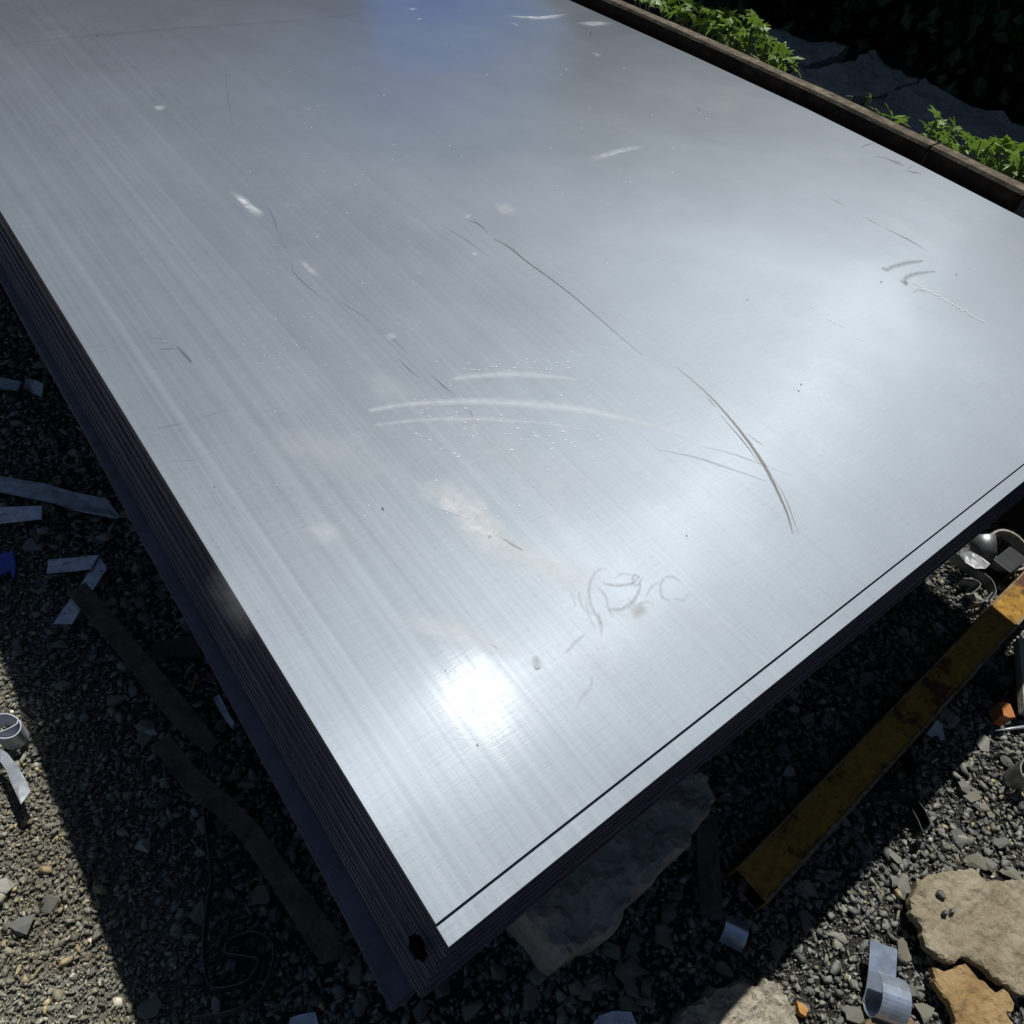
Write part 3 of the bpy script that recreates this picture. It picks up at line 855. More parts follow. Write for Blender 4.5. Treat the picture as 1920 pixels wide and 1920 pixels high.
# beaded line of nicks by the right edge, sprinkled nicks; glints painted pale
def nicks(spots, name):
    rows = []; fs = []; cov = []
    for (a, b, ln, ang, w) in spots:
        u = Vector((math.cos(ang), math.sin(ang))); v = Vector((-u.y, u.x)); k = len(rows)
        for p, q in ((-ln, 0), (0, -w), (ln, 0), (0, w)):
            rows.append(on_sheet(a+u.x*p+v.x*q, b+u.y*p+v.y*q)); cov.append(1)
        fs.append([k, k+1, k+2, k+3])
    o = mark(name, rows, fs, cov, M['glint']); o['kind'] = 'stuff'; return o
sp = []
for i in range(44):
    t = i/43; sp.append((1712+135*t+R.uniform(-1.5, 1.5), 530+75*t+R.uniform(-1.5, 1.5), R.uniform(1.2, 3), .5, R.uniform(.8, 1.3)))
for i in range(9):
    t = i/8; sp.append((1552+32*t, 598+16*t+R.uniform(-1, 1), R.uniform(1, 2), .5, .8))
for a, b in ((1522, 576), (1527, 580), (1608, 634), (1615, 638)): sp.append((a, b, 2, .5, 1))
for i in range(26): sp.append((R.gauss(970, 55), R.gauss(688, 7), R.uniform(1, 2.6), R.gauss(0, .2), R.uniform(.5, 1)))
for i in range(50):
    a = R.uniform(780, 1130); sp.append((a, 780+R.gauss(25, 25)+(a-900)*.08, R.uniform(1, 4), R.gauss(.05, .15), R.uniform(.4, .8)))
for i in range(120): sp.append((R.uniform(450, 1350), R.uniform(120, 1000), R.uniform(.8, 2), R.uniform(0, 3), R.uniform(.5, 1)))
for i in range(30): sp.append((R.gauss(520, 60), R.gauss(660, 40), R.uniform(.8, 1.7), R.uniform(0, 3), R.uniform(.5, .9)))
nicks(sp, 'nick_glints')

# ------------------------------------------------------------------ steel beam along the far side
BZ = H+TT+.038
def beam_piece(y0, y1, dz, label):
    ys = np.linspace(y0, y1, max(3, int((y1-y0)/.1))); xi = [SW+.020+bow(max(y, 0)) for y in ys]
    prof = [(0, -.16), (.0, -.007), (.004, 0), (.040, .001), (.050, -.006), (.052, -.016), (.012, -.018), (.012, -.16)]
    vs = []; fs = []; mi = []
    for y, x_ in zip(ys, xi):
        for k, (a, b) in enumerate(prof):
            vs.append(Vector((x_+a+.0015*noise.noise(Vector((y*5, k, 1))), y, BZ+dz+b+.0018*noise.noise(Vector((y*7, k*2.2, 5))))))
    n = len(prof)
    for j in range(len(ys)-1):
        for k in range(n):
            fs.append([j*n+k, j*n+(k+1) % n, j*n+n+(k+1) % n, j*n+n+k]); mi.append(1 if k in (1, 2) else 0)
    fs += [list(range(n)), list(reversed(range(len(vs)-n, len(vs))))]; mi += [0, 0]
    lv, c = recenter(vs)
    me = mesh('steel_angle', lv, fs, False, mi)
    bm = bmesh.new(); bm.from_mesh(me); bmesh.ops.recalc_face_normals(bm, faces=bm.faces); bm.to_mesh(me); bm.free()
    o = link('steel_angle', me, [M['beam_shaded'], M['beam_lit']], loc=c)
    return tag(o, label, 'steel beam', 'rusty steel angles along the far side')
JY = G(1748, 272, BZ).y
beam_piece(.45, JY-.004, .001, 'short rusty brown steel angle right of the joint, along the stack\'s far side')
beam_piece(JY+.002, 4.6, 0, 'long rusty brown steel angle left of the joint, along the stack\'s far side')
me, c = box_mesh('low_wall', (Vector((SW-.02, 2.2, 0)), Vector((0, 1, 0)), Vector((-1, 0, 0))), (1, 1, 1))
bpy.data.meshes.remove(me)
me, c = box_mesh('low_wall', (Vector((SW+.03, .52, 0)), Vector((0, 1, 0)), Vector((-1, 0, 0))), (4.1, .13, BZ-.163))
tag(link('low_wall', me, M['concrete'], loc=c), 'low grey concrete wall carrying the rusty angles behind the stack', 'wall')

# ------------------------------------------------------------------ bank, slabs and hedge behind the beam
BK = .40
vs = []; fs = []
bx = [SW+.14, SW+.5, 3.0, 4, 5, 7, 10, 16, 30]; by = [-4, -1, 0, 1, 2, 3, 4.5, 6, 9, 14]
for y in by:
    for x_ in bx: vs.append((x_, y, BK-.03 if x_ > SW+.2 else BK-.06))
nx = len(bx)
fs = [[j*nx+i, j*nx+i+1, (j+1)*nx+i+1, (j+1)*nx+i] for j in range(len(by)-1) for i in range(nx-1)]
k = len(vs)
for y in by: vs.append((SW+.14, y, -.02))
fs += [[k+j, j*nx, (j+1)*nx, k+j+1] for j in range(len(by)-1)]
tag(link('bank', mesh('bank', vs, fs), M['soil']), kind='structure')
slabs = [
    ([(1622, 195), (1732, 152), (1768, 180), (1850, 206), (1925, 236), (1990, 270), (1990, 420), (1800, 330), (1700, 270)], 'grey concrete slab in the shade nearest the right edge, behind the leaves'),
    ([(1500, 122), (1530, 124), (1580, 118), (1637, 102), (1690, 130), (1722, 150), (1618, 190), (1560, 200), (1460, 160)], 'shaded grey concrete slab left of the dark gap, between the two leaf clumps'),
    ([(1440, 62), (1520, 66), (1570, 74), (1590, 96), (1560, 108), (1500, 112), (1430, 100), (1400, 70)], 'grey concrete slab at the foot of the dark hedge, behind the larger leaf clump'),
]
for pts, lab in slabs:
    px_slab('concrete_slab', pts, BK+.02, .09, [M['slab']], lab, 'concrete slab', step=.045, relief=.035, rough=(.05, .03), group='concrete slabs in the shade', rs=4.5)

def hedge():
    foot = [G(x_, y_, BK) for x_, y_ in ((1990, 268), (1920, 232), (1853, 203), (1780, 185), (1728, 152), (1690, 128), (1640, 100), (1590, 88), (1520, 66), (1440, 50), (1330, 22))]
    foot = [foot[0]+Vector((-.4, -2.6, 0)), foot[0]+Vector((-.1, -1.0, 0))]+foot+[foot[-1]+Vector((1.0, .75, 0)), foot[-1]+Vector((4.0, 3.2, 0))]
    P = smooth_path(foot, 10)
    vs = []; fs = []; H_ = 6.0
    lv = [(0, 0), (-.12, .35), (0, .8), (.15, 1.4), (.3, 2.3), (.4, 3.6), (.5, 5.2), (.8, H_), (3.2, H_+.5), (3.4, 0)]
    for i, p in enumerate(P):
        t = (P[min(i+1, len(P)-1)]-P[max(i-1, 0)]).normalized(); nr = Vector((t.y, -t.x, 0))
        if nr.x < 0: nr = -nr
        for k, (a, b) in enumerate(lv):
            d = .16*noise.noise(Vector((i*.31, k*1.7, 2)))
            vs.append(p+nr*(a+.22+d)+Vector((0, 0, b-.05)))
    n = len(lv)
    for i in range(len(P)-1):
        for k in range(n-1): fs.append([i*n+k, (i+1)*n+k, (i+1)*n+k+1, i*n+k+1])
    return P, vs, fs, n
hP, hV, hF, hn = hedge()
# leaves over the hedge's face
def leaf_field(V, F, n_leaf, rows):
    tri = []
    for f in F: tri += [(f[0], f[1], f[2]), (f[0], f[2], f[3])]
    tri = np.array(tri); A = np.array([tuple(v) for v in V])
    p0, p1, p2 = A[tri[:, 0]], A[tri[:, 1]], A[tri[:, 2]]
    ar = np.linalg.norm(np.cross(p1-p0, p2-p0), axis=1)
    mid = (p0+p1+p2)/3
    ar = ar*np.where(mid[:, 2] < 2.6, 1, .22)*np.where(mid[:, 0] > 9, .3, 1)
    t = NR.choice(len(tri), n_leaf, p=ar/ar.sum())
    a = np.sqrt(NR.random(n_leaf)); b = NR.random(n_leaf)
    c = p0[t]*(1-a)[:, None]+p1[t]*(a*(1-b))[:, None]+p2[t]*(a*b)[:, None]
    c += NR.normal(0, .07, c.shape)-np.array((.06, 0, 0))
    u = NR.normal(0, 1, c.shape)+np.array((-.3, 0, -.5)); u /= np.linalg.norm(u, axis=1)[:, None]
    w = np.cross(u, NR.normal(0, 1, c.shape)); w /= np.linalg.norm(w, axis=1)[:, None]
    nn = np.cross(u, w)
    s = NR.uniform(.035, .085, n_leaf)[:, None]
    pts = [c, c+u*s*.5+w*s*.42+nn*s*.12, c+u*s*1.2, c+u*s*.5-w*s*.42+nn*s*.12]
    V = np.stack(pts, 1).reshape(-1, 3)
    i = np.arange(n_leaf)*4
    F = np.concatenate([np.stack([i, i+1, i+2], 1), np.stack([i, i+2, i+3], 1)])
    return V, F
lv, lf = leaf_field(hV, hF, 46000, hn)
hroot = empty('hedge', hP[len(hP)//2])
tag(hroot, 'tall dark green hedge in deep shade behind the concrete slabs', 'hedge')
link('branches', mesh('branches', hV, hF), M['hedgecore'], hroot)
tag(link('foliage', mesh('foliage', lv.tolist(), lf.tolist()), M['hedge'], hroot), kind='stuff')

# ------------------------------------------------------------------ unseen buildings added beyond the yard to shape the sheet's reflections
def block(name, px0, px1, y0, y1, eave, ridge, wall, roof, label):
    """shed with one roof slope falling towards the yard; px0, px1: where its ends are mirrored"""
    def x_at(px, y):
        d = ray(px, 0); return CAM.x+d.x/d.y*(y-CAM.y)
    x0, x1 = (x_at(px0, y0) if px0 is not None else -12), x_at(px1, y0)
    root = empty(name, ((x0+x1)/2, (y0+y1)/2, 0)); tag(root, label, 'added building')
    vs = [(x, y, z) for x in (x0, x1) for y, z in ((y0, 0), (y0, eave), (y1, ridge), (y1, 0))]
    lv, c = recenter(vs)
    link('wall', mesh('wall', lv, [[0, 1, 2, 3], [7, 6, 5, 4], [0, 4, 5, 1], [3, 2, 6, 7], [1, 5, 6, 2]]), wall, root, c)
    vs = []
    n = 24
    for i in range(n*2+1):
        x = x0-.15+(x1-x0+.3)*i/(n*2); dz = .03*(i % 2)
        vs += [(x, y0-.3, eave+.05+dz-.09), (x, y1, ridge+.05+dz)]
    lv, c = recenter(vs)
    link('roof', mesh('roof', lv, [[2*i, 2*i+2, 2*i+3, 2*i+1] for i in range(n*2)]), roof, root, c)
GREYW = mat_stone('shed_render', (.06, .065, .07), (.085, .09, .095), (.11, .115, .12), 2)
block('reflected_shed', None, 690, 9, 15, 3.4, 6.4, GREYW, MB('grey_roof_sheet', .6, 0, (.05, .053, .056)).m, 'dark grey shed added out of view to darken the reflection on the top sheet')
block('blue_reflected_shed', 700, 1085, 9.3, 13, 1.7, 5.8, GREYW, MB('blue_roof_sheet', .9, 0, (.035, .22, .80), spec=.1).m, 'blue roofed shed added out of view to mirror blue in the top sheet')

# the workshop at the photographer's back: unseen, added to block sky light
root = empty('sky_blocker', (1.6, -4.6, 0)); tag(root, 'dark clad workshop added out of view behind the camera to block sky light', 'added building')
CLAD = mat_stone('blocker_cladding', (.03, .03, .03), (.045, .043, .04), (.06, .058, .055), 1.5)
for o_, ax_, L_ in ((Vector((-4.4, -4.6, 0)), Vector((1, 0, 0)), 12),):
    for j in range(int(L_/.5)):
        me, c = box_mesh('blocker_board', (o_+ax_*(j*.5), ax_, Vector((-ax_.y, ax_.x, 0))), (.49, .06+.01*(j % 2), 4.2)); link('blocker_board', me, CLAD, root, c)

# ------------------------------------------------------------------ vines
def leaf_mesh(seed):
    r = random.Random(seed)
    lobes = 5; out = []
    for k in range(lobes):
        a = math.radians(-110+220*k/(lobes-1)); L = (.62, .88, 1.05, .88, .62)[k]*r.uniform(.88, 1.1)
        out.append((a-.30, L*.52)); out.append((a-.12, L*.86)); out.append((a, L)); out.append((a+.13, L*.84))
    pts = [(0, -.12)]
    pts += [(math.sin(a)*l, math.cos(a)*l) for a, l in out]
    droop = r.uniform(.15, .45); fold = r.uniform(.1, .35)
    vs = [Vector((0, .12, .02))]
    for x_, y_ in pts:
        d = math.hypot(x_, y_)
        vs.append(Vector((x_, y_, -droop*d*d+fold*abs(x_)*.6+r.uniform(-.04, .04))))
    n = len(pts)
    fs = [[0, 1+i, 1+(i+1) % n] for i in range(n)]
    me = mesh('leaf', vs, fs, False); me.materials.append(M['leaf']); return me
LEAVES = [leaf_mesh(s) for s in range(6)]
def vine(spots, label, seed):
    """spots: (px, py, z above the bank, leaf size in m)"""
    r = random.Random(seed)
    P = []
    for a, b, z, s in spots:                     # each leaf stands at its own distance behind the beam
        d_ = ray(a, b); x_ = SW+.16+r.uniform(0, .22)
        P.append(CAM+d_*((x_-CAM.x)/d_.x))
    base = sum(P, Vector())/len(P); base.z = BK-.05
    root = empty('vine', base); tag(root, label, 'vine', 'leafy vines behind the beam')
    sv = []; sf = []
    for (a, b, z, s), p in zip(spots, P):
        o = bpy.data.objects.new('leaf', LEAVES[r.randrange(6)]); C.objects.link(o); o.parent = root
        o.matrix_parent_inverse = Matrix.Translation(-root.location)
        o.location = p; o.scale = (s*r.uniform(.8, 1.15), s*r.uniform(.85, 1.2), s)
        q = Vector((r.gauss(.25, .5), r.gauss(.1, .5), 1)).normalized().to_track_quat('Z', 'Y')
        o.rotation_euler = (q.to_matrix().to_4x4() @ Matrix.Rotation(r.uniform(0, 6.3), 4, 'Z')).to_euler()
        # a petiole down to the shoot
        if r.random() < .6:
            e = p+Vector((r.uniform(-.05, .05), r.uniform(-.05, .05), -r.uniform(.06, .14)))
            n0 = len(sv); d = (e-p).normalized(); u = d.cross(Vector((1, 0, .2))).normalized()*.0018; w = d.cross(u).normalized()*.0018
            m = p.lerp(e, .5)+Vector((r.uniform(-.01, .01), r.uniform(-.01, .01), 0))
            for c_ in (p, m, e):
                for k in range(3): sv.append(c_+u*math.cos(k*2.09)+w*math.sin(k*2.09))
            for j in range(2):
                for k in range(3): sf.append([n0+j*3+k, n0+j*3+(k+1) % 3, n0+j*3+3+(k+1) % 3, n0+j*3+3+k])
    # creeping shoots and a rootstock to the bank
    for t in range(3):
        q = [P[r.randrange(len(P))] for _ in range(3)]; q.sort(key=lambda v: v.y)
        path = smooth_path([base]+[v-Vector((0, 0, .08)) for v in q], 4)
        for i, c_ in enumerate(path):
            n0 = len(sv)
            for k in range(4): sv.append(c_+Vector((math.cos(k*1.571)*.003, math.sin(k*1.571)*.003, 0)))
            if i:
                for k in range(4): sf.append([n0-4+k, n0-4+(k+1) % 4, n0+(k+1) % 4, n0+k])
    link('stem', mesh('stem', sv, sf), M['stem'], root)
    return root
def clump(poly, n, z0, z1, s0, s1, seed):
    r = random.Random(seed); out = []
    xs = [p[0] for p in poly]; ys = [p[1] for p in poly]
    while len(out) < n:
        a, b = r.uniform(min(xs), max(xs)), r.uniform(min(ys), max(ys))
        if inside(poly, a, b): out.append((a, b, r.uniform(z0, z1), r.uniform(s0, s1)))
    return out
VZ = BZ-.02
vine(clump([(1190, -20), (1270, 8), (1300, 2), (1340, 18), (1400, 20), (1430, 50), (1462, 82), (1490, 100), (1498, 140), (1450, 118), (1390, 90), (1330, 60), (1260, 25), (1200, 2)], 190, VZ-.12, VZ+.06, .014, .042, 3)
     + [(1292, 8, VZ+.08, .05), (1276, 12, VZ+.08, .04), (1355, 34, VZ+.06, .045), (1415, 25, VZ+.1, .036), (1428, 48, VZ+.1, .04), (1440, 68, VZ+.08, .036), (1462, 85, VZ+.06, .045), (1480, 108, VZ+.05, .05)],
     'largest sunlit clump of green vine leaves, behind the beam near the photo\'s top', 5)
vine([(1632, 176, VZ+.06, .02), (1629, 181, VZ+.06, .016), (1594, 180, VZ+.05, .016)], 'thin vine sprig with three tiny leaves standing up left of the dark gap', 8)
vine([(1636, 203, VZ, .03), (1655, 214, VZ, .03), (1672, 216, VZ, .036), (1690, 228, VZ, .036), (1700, 234, VZ, .03), (1680, 221, VZ, .03)], 'small low vine with few leaves, between the sprig and the right-hand clump', 9)
vine(clump([(1722, 245), (1740, 225), (1765, 235), (1800, 236), (1825, 255), (1870, 262), (1930, 268), (1960, 300), (1960, 380), (1910, 345), (1850, 310), (1790, 280)], 135, VZ-.1, VZ+.05, .014, .042, 4)
     + [(1758, 217, VZ+.1, .034), (1763, 225, VZ+.09, .03), (1790, 240, VZ+.07, .046), (1738, 236, VZ+.05, .036), (1875, 275, VZ+.04, .05), (1900, 278, VZ+.04, .045), (1820, 262, VZ+.04, .045)],
     'sunlit clump of green vine leaves behind the beam at the photo\'s right edge', 6)

# ------------------------------------------------------------------ stones and scrap on the ground
zb = ZB-.10
px_slab('concrete_block', [(960, 1690), (1040, 1600), (1200, 1500), (1290, 1430), (1330, 1462), (1346, 1496), (1290, 1590), (1268, 1604), (1236, 1640), (1172, 1700), (1155, 1748), (1120, 1756), (1060, 1800), (1040, 1790), (1005, 1740), (984, 1712)],
        .19, .185, [M['concrete']], 'long rough grey concrete block on the gravel under the front edge of the stack', 'concrete block', step=.009, relief=.013, rough=(.014, .008), rs=22, edge_drop=.014, flare=-.08)
px_slab('pale_rock', [(1262, 1925), (1300, 1880), (1352, 1850), (1400, 1838), (1426, 1850), (1434, 1830), (1458, 1842), (1476, 1866), (1492, 1884), (1502, 1925), (1500, 1990), (1400, 2030), (1280, 2000)],
        .055, .07, [M['pale']], 'pale cream rough rock at the bottom edge, half in the stack\'s shadow', 'rock', step=.006, relief=.013, rough=(.010, .006), rs=34, edge_drop=.016, flare=.03)
px_slab('flagstone', [(1717, 1653), (1749, 1640), (1780, 1633), (1826, 1629), (1850, 1651), (1872, 1651), (1920, 1651), (1990, 1690), (2010, 1830), (1920, 1865), (1883, 1843), (1850, 1815), (1824, 1800), (1806, 1791), (1793, 1804), (1778, 1802), (1752, 1787), (1736, 1773), (1732, 1745), (1723, 1727), (1707, 1712), (1707, 1692), (1714, 1673)],
        .045, .015, [M['flag']], 'large flat tan flagstone with a ragged rim at the lower right', 'flagstone', step=.006, relief=.006, rough=(.007, .0055), rs=30, edge_drop=.003, tilt=(.02, .03))
px_slab('flagstone', [(1750, 1813), (1771, 1822), (1787, 1817), (1811, 1806), (1828, 1826), (1850, 1841), (1870, 1859), (1885, 1852), (1905, 1881), (1905, 1894), (1892, 1898), (1905, 1920), (1915, 1960), (1860, 1990), (1800, 1970), (1791, 1905), (1776, 1876), (1756, 1850)],
        .036, .013, [M['flag2']], 'smaller ochre flagstone flake below the large tan flagstone', 'flagstone', step=.006, relief=.005, rough=(.007, .005), rs=30, edge_drop=.003, tilt=(-.03, .02))
px_slab('brown_stone', [(1627, 1916), (1660, 1896), (1692, 1876), (1708, 1900), (1727, 1922), (1735, 1960), (1680, 1990), (1620, 1950)],
        .04, .035, [M['brown']], 'brown angular stone at the bottom edge below the silver curled strip', 'rock', step=.014, relief=.006, rough=(.015, .004), edge_drop=.006)
px_slab('orange_stone', [(1494, 1876), (1506, 1881), (1517, 1892), (1512, 1906), (1500, 1898)], .028, .016, [M['orange']], 'small bright orange stone chip right of the pale rock', 'stone', step=.006, relief=.003, rough=(.006, .001))
for i, (pts, lab) in enumerate((
        ([(1763, 1667), (1770, 1670), (1776, 1684), (1769, 1682), (1760, 1674)], 'dark stone chip lying on the upper left of the large flagstone'),
        ([(1772, 1706), (1780, 1708), (1779, 1715), (1770, 1712)], 'small dark chip on the large flagstone, left one of a pair'),
        ([(1786, 1702), (1795, 1700), (1793, 1709), (1785, 1710)], 'small dark chip on the large flagstone, right one of a pair'))):
    px_slab('stone_chip', pts, .057, .014, [M['stone']], lab, 'stone', step=.004, relief=.003, group='chips lying on the flagstone')
px_slab('brick_fragment', [(1874, 1317), (1884, 1315), (1895, 1319), (1904, 1344), (1893, 1345), (1882, 1341)], .05, .04, [M['brick']], 'small orange brick fragment near the right edge below the yellow beam', 'brick', step=.008, relief=.004, rough=(.008, .002))

# yellow beam
p0 = G(1410, 1660, .06); p1 = G(1915, 1120, .06)
d = (p1-p0); d.z = 0; d.normalize(); sd = Vector((-d.y, d.x, 0))
wpx = (G(1380, 1630, .06)-G(1440, 1690, .06)).length*1.06
root = empty('yellow_beam', (p0.x, p0.y, .0)); tag(root, 'yellow ochre hollow steel beam lying on the gravel at the right', 'steel beam')
me, c = box_mesh('body', (Vector((p0.x, p0.y, .010)), d, sd), (1.9, wpx, .050), .0025, .006)
me.materials.append(M['yellow']); me.materials.append(M['hollow'])
mid = Vector((0, 0, .025))
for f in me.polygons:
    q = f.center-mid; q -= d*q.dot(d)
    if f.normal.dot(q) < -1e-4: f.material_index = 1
link('body', me, None, root, c)
me, c = box_mesh('lip', (Vector((p0.x, p0.y, .0595))-sd*(wpx/2-.004)+d*.004, d, sd), (1.892, .006, .0032), .001)
link('lip', me, M['yellowedge'], root, c)
me, c = box_mesh('lip', (Vector((p0.x, p0.y, .0595))+sd*(wpx/2-.003)+d*.004, d, sd), (1.892, .0035, .0026), .001)
link('lip', me, M['yellowedge'], root, c)

# --- left side scrap
px_slab('flat_strip', [(-60, 878), (0, 892), (82, 906), (140, 921), (200, 935), (226, 970), (217, 972), (142, 957), (100, 942), (57, 935), (0, 922), (-60, 910)], .03, .002, [M['galv']],
        'long flat grey zinc strip on dark gravel, running under the left side of the stack', 'metal strip', step=.02, relief=.006, rs=9)
px_slab('metal_offcut', [(-40, 700), (0, 707), (40, 715), (33, 732), (0, 730), (-40, 726)], .03, .002, [M['galv']], 'dull flat grey metal offcut at the left edge, above the long strip', 'metal offcut', step=.02, relief=.004)
px_slab('metal_offcut', [(48, 709), (66, 712), (83, 722), (77, 741), (60, 734), (45, 725)], .034, .002, [M['galv']], 'crumpled grey metal offcut touching the stack\'s left side, above the long strip', 'metal offcut', step=.012, relief=.012, rs=14)
px_slab('perforated_plate', [(-40, 955), (0, 951), (78, 948), (78, 973), (0, 981), (-40, 986)], .035, .002, [M['perf']], 'bright bluish white steel plate with one round hole at the left edge', 'metal plate', step=.015, relief=.002, holes=[(26, 961, .0052, 12)])
px_slab('blue_scrap', [(-30, 1046), (0, 1040), (26, 1033), (29, 1060), (28, 1080), (22, 1084), (20, 1068), (0, 1080), (-30, 1090)], .035, .003, [M['bluep']], 'bright blue plastic scrap at the left edge', 'plastic scrap', step=.012, relief=.006)
# folded strip (two legs, one thing)
root = empty('folded_strip', G(185, 1050, 0)); tag(root, 'white perforated metal strip folded into a 7 shape on dark gravel at the left', 'metal strip')
for nm, pts, z, th, hl in (('upper_leg', [(90, 1049), (140, 1045), (185, 1040), (170, 1067), (130, 1071), (88, 1075)], .040, (.0, .0), [(155, 1052, .0050, 12), (122, 1056, .0042, 9), (110, 1053, .0018, 7), (126, 1064, .0022, 7)]),
                       ('lower_leg', [(183, 1040), (201, 1064), (135, 1170), (100, 1170), (158, 1086), (171, 1066)], .034, (.0, .0), [(172, 1076, .0022, 7), (166, 1084, .0025, 7), (184, 1078, .0018, 6)])):
    poly = [(G(a, b, z).x, G(a, b, z).y) for a, b in pts]; hs = []
    for (a, b, rr, n) in hl:
        q = G(a, b, z); hs.append([(q.x+rr*math.cos(t*2*math.pi/n), q.y+rr*R.uniform(.75, 1.1)*math.sin(t*2*math.pi/n)) for t in range(n)])
    me, c = slab_mesh(nm, poly, z, .0018, .02, .002, holes=hs); link(nm, me, M['perf'], root, c)
px_slab('flat_bar', [(125, 1110), (160, 1092), (190, 1125), (230, 1173), (280, 1232), (335, 1297), (375, 1345), (410, 1390), (392, 1414), (345, 1378), (307, 1337), (262, 1280), (225, 1230), (170, 1165)], .050, .006, [M['rustbar']],
        'straight dark rusty flat bar lying across the folded strip beside the stack', 'flat bar', step=.03, relief=.001)
px_slab('flat_bar', [(285, 1400), (315, 1374), (370, 1442), (432, 1493), (480, 1540), (515, 1588), (552, 1640), (590, 1690), (627, 1737), (652, 1790), (607, 1806), (582, 1780), (527, 1690), (495, 1640), (462, 1590), (430, 1550), (395, 1520), (345, 1480)], .048, .006, [M['rustbar']],
        'bent dark rusty flat bar beside the stack, nearest the bottom left', 'flat bar', step=.03, relief=.001)
px_slab('flat_bar', [(1306, 1552), (1345, 1527), (1350, 1620), (1356, 1704), (1334, 1716), (1314, 1714), (1310, 1640)], .03, .006, [M['rustbar']],
        'short dark rusty flat bar between the concrete block and the yellow beam', 'flat bar', step=.03, relief=.001)
px_slab('plank', [(288, 1205), (330, 1196), (366, 1190), (376, 1224), (320, 1224), (280, 1222)], .03, .018, [M['plank']], 'short dark wooden board half under the left side of the stack', 'board', step=.03, relief=.002)
px_slab('blue_white_offcut', [(400, 1309), (411, 1302), (421, 1322), (430, 1340), (440, 1356), (436, 1368), (424, 1352), (410, 1330)], .035, .002, [M['perf']], 'small bluish white metal offcut peeping out under the left side of the stack', 'metal offcut', step=.012, relief=.004)
px_slab('white_plate', [(544, 1909), (562, 1902), (591, 1897), (598, 1925), (600, 1960), (540, 1960)], .03, .002, [M['perf']], 'small bluish white metal plate at the bottom edge, left of the stack\'s corner', 'metal plate', step=.02, relief=.003)
px_slab('white_plate', [(1112, 1920), (1122, 1905), (1150, 1895), (1184, 1897), (1193, 1922), (1195, 1970), (1105, 1970)], .04, .002, [M['perf']], 'bluish white metal plate at the bottom edge, left of the pale rock', 'metal plate', step=.02, relief=.006)
edge_band('steel_band', [(379, 1512), (386, 1570), (394, 1640), (390, 1672), (384, 1715), (379, 1777), (385, 1830), (400, 1851), (445, 1845), (470, 1830), (482, 1800), (455, 1791), (425, 1787), (421, 1777), (432, 1760), (470, 1746), (500, 1757), (512, 1780), (505, 1820), (485, 1862), (450, 1887), (407, 1900), (360, 1906)],
          .045, .035, .0012, M['band'], 'thin dark steel band curled into an S, standing on edge at lower left', 'steel band', 6)
def ring_pts(cx, cy, rx, ry, a0, a1, n, spiral=0.):
    return [(cx+(rx-spiral*i/n)*math.cos(math.radians(a0+(a1-a0)*i/n)), cy+(ry-spiral*i/n)*math.sin(math.radians(a0+(a1-a0)*i/n))) for i in range(n+1)]
edge_band('steel_coil', [(-12, 1375), (8, 1369), (30, 1358), (33, 1352), (22, 1344), (0, 1346), (-18, 1356)][:4]+ring_pts(8, 1361, 31, 23, -25, 330, 16), .055, .04, .0016, M['perf'], 'bright white rimmed coil of metal strip standing on edge at the left edge', 'metal coil', 4)
px_slab('curved_strip', [(-20, 1392), (0, 1402), (14, 1412), (36, 1440), (50, 1464), (60, 1486), (42, 1511), (26, 1478), (10, 1442), (0, 1428), (-20, 1414)], .05, .002, [M['galv']], 'pale grey metal strip end in the sun below the white coil at the left edge', 'metal strip', step=.012, relief=.003, tilt=(.1, -.1))
# rusty pin
a, b = G(371, 1264, .03), G(358, 1298, .02)
me, c = tube_mesh('rusty_pin', [a, a.lerp(b, .12), a.lerp(b, .14), b], [.006, .006, .0042, .003], 8)
tag(link('rusty_pin', me, M['brown'], loc=c), 'small rusty brown pin lying by the left side of the stack', 'pin')
# wire coil in the dark
pts = []
for i in range(60):
    t = i/59*6.28*3.2; rr = 26+5*math.sin(i*.9); pts.append(G(243+rr*math.cos(t)*.8, 1075+rr*math.sin(t)*1.1, .02+.012*math.sin(i*.5)))
me, c = tube_mesh('wire_coil', pts, .0014, 5)
tag(link('wire_coil', me, M['rustbar'], loc=c), 'loose coil of thin rusty wire in the dark by the left side of the stack', 'wire')

# --- shiny offcuts at the lower right
def curl(name, orig, pdir, wdir, width, prof, thick, mat, label):
    path = [orig+pdir*s+Vector((0, 0, z)) for s, z in prof]
    me, c = band_mesh(name, path, wdir, width, thick)
    me.polygons.foreach_set('use_smooth', [False]*len(me.polygons))
    return tag(link(name, me, mat, loc=c), label, 'metal strip')
o0 = G(1625, 1765, .03); w0 = G(1675, 1783, .03)-o0; q0 = G(1611, 1826, .03)-o0
wd = w0.normalized(); pd = (q0-wd*q0.dot(wd)).normalized()
prof = [(0, .012), (.02, .008), (.045, .002), (.07, -.008)]
prof += [(.080+.034*math.sin(t), .012-.034*math.cos(t)+.0) for t in np.linspace(.15, 4.2, 22)]
curl('curled_strip', o0, pd, wd, w0.length, prof, .0012, M['shiny'], 'shiny silver metal strip with flat blue tail and rolled end on sunlit gravel')
o0 = G(1360, 1712, .03); w0 = G(1402, 1732, .03)-o0; q0 = G(1343, 1756, .03)-o0
wd = w0.normalized(); pd = (q0-wd*q0.dot(wd)).normalized(); L = q0.length*1.05
prof = [(L*s, .022*math.sin(math.pi*(.12+.85*s))-.01) for s in np.linspace(0, 1, 14)]
curl('arched_strip', o0, pd, wd, w0.length, prof, .0012, M['shiny'], 'small arched shiny metal strip in shadow near the end of the yellow beam')
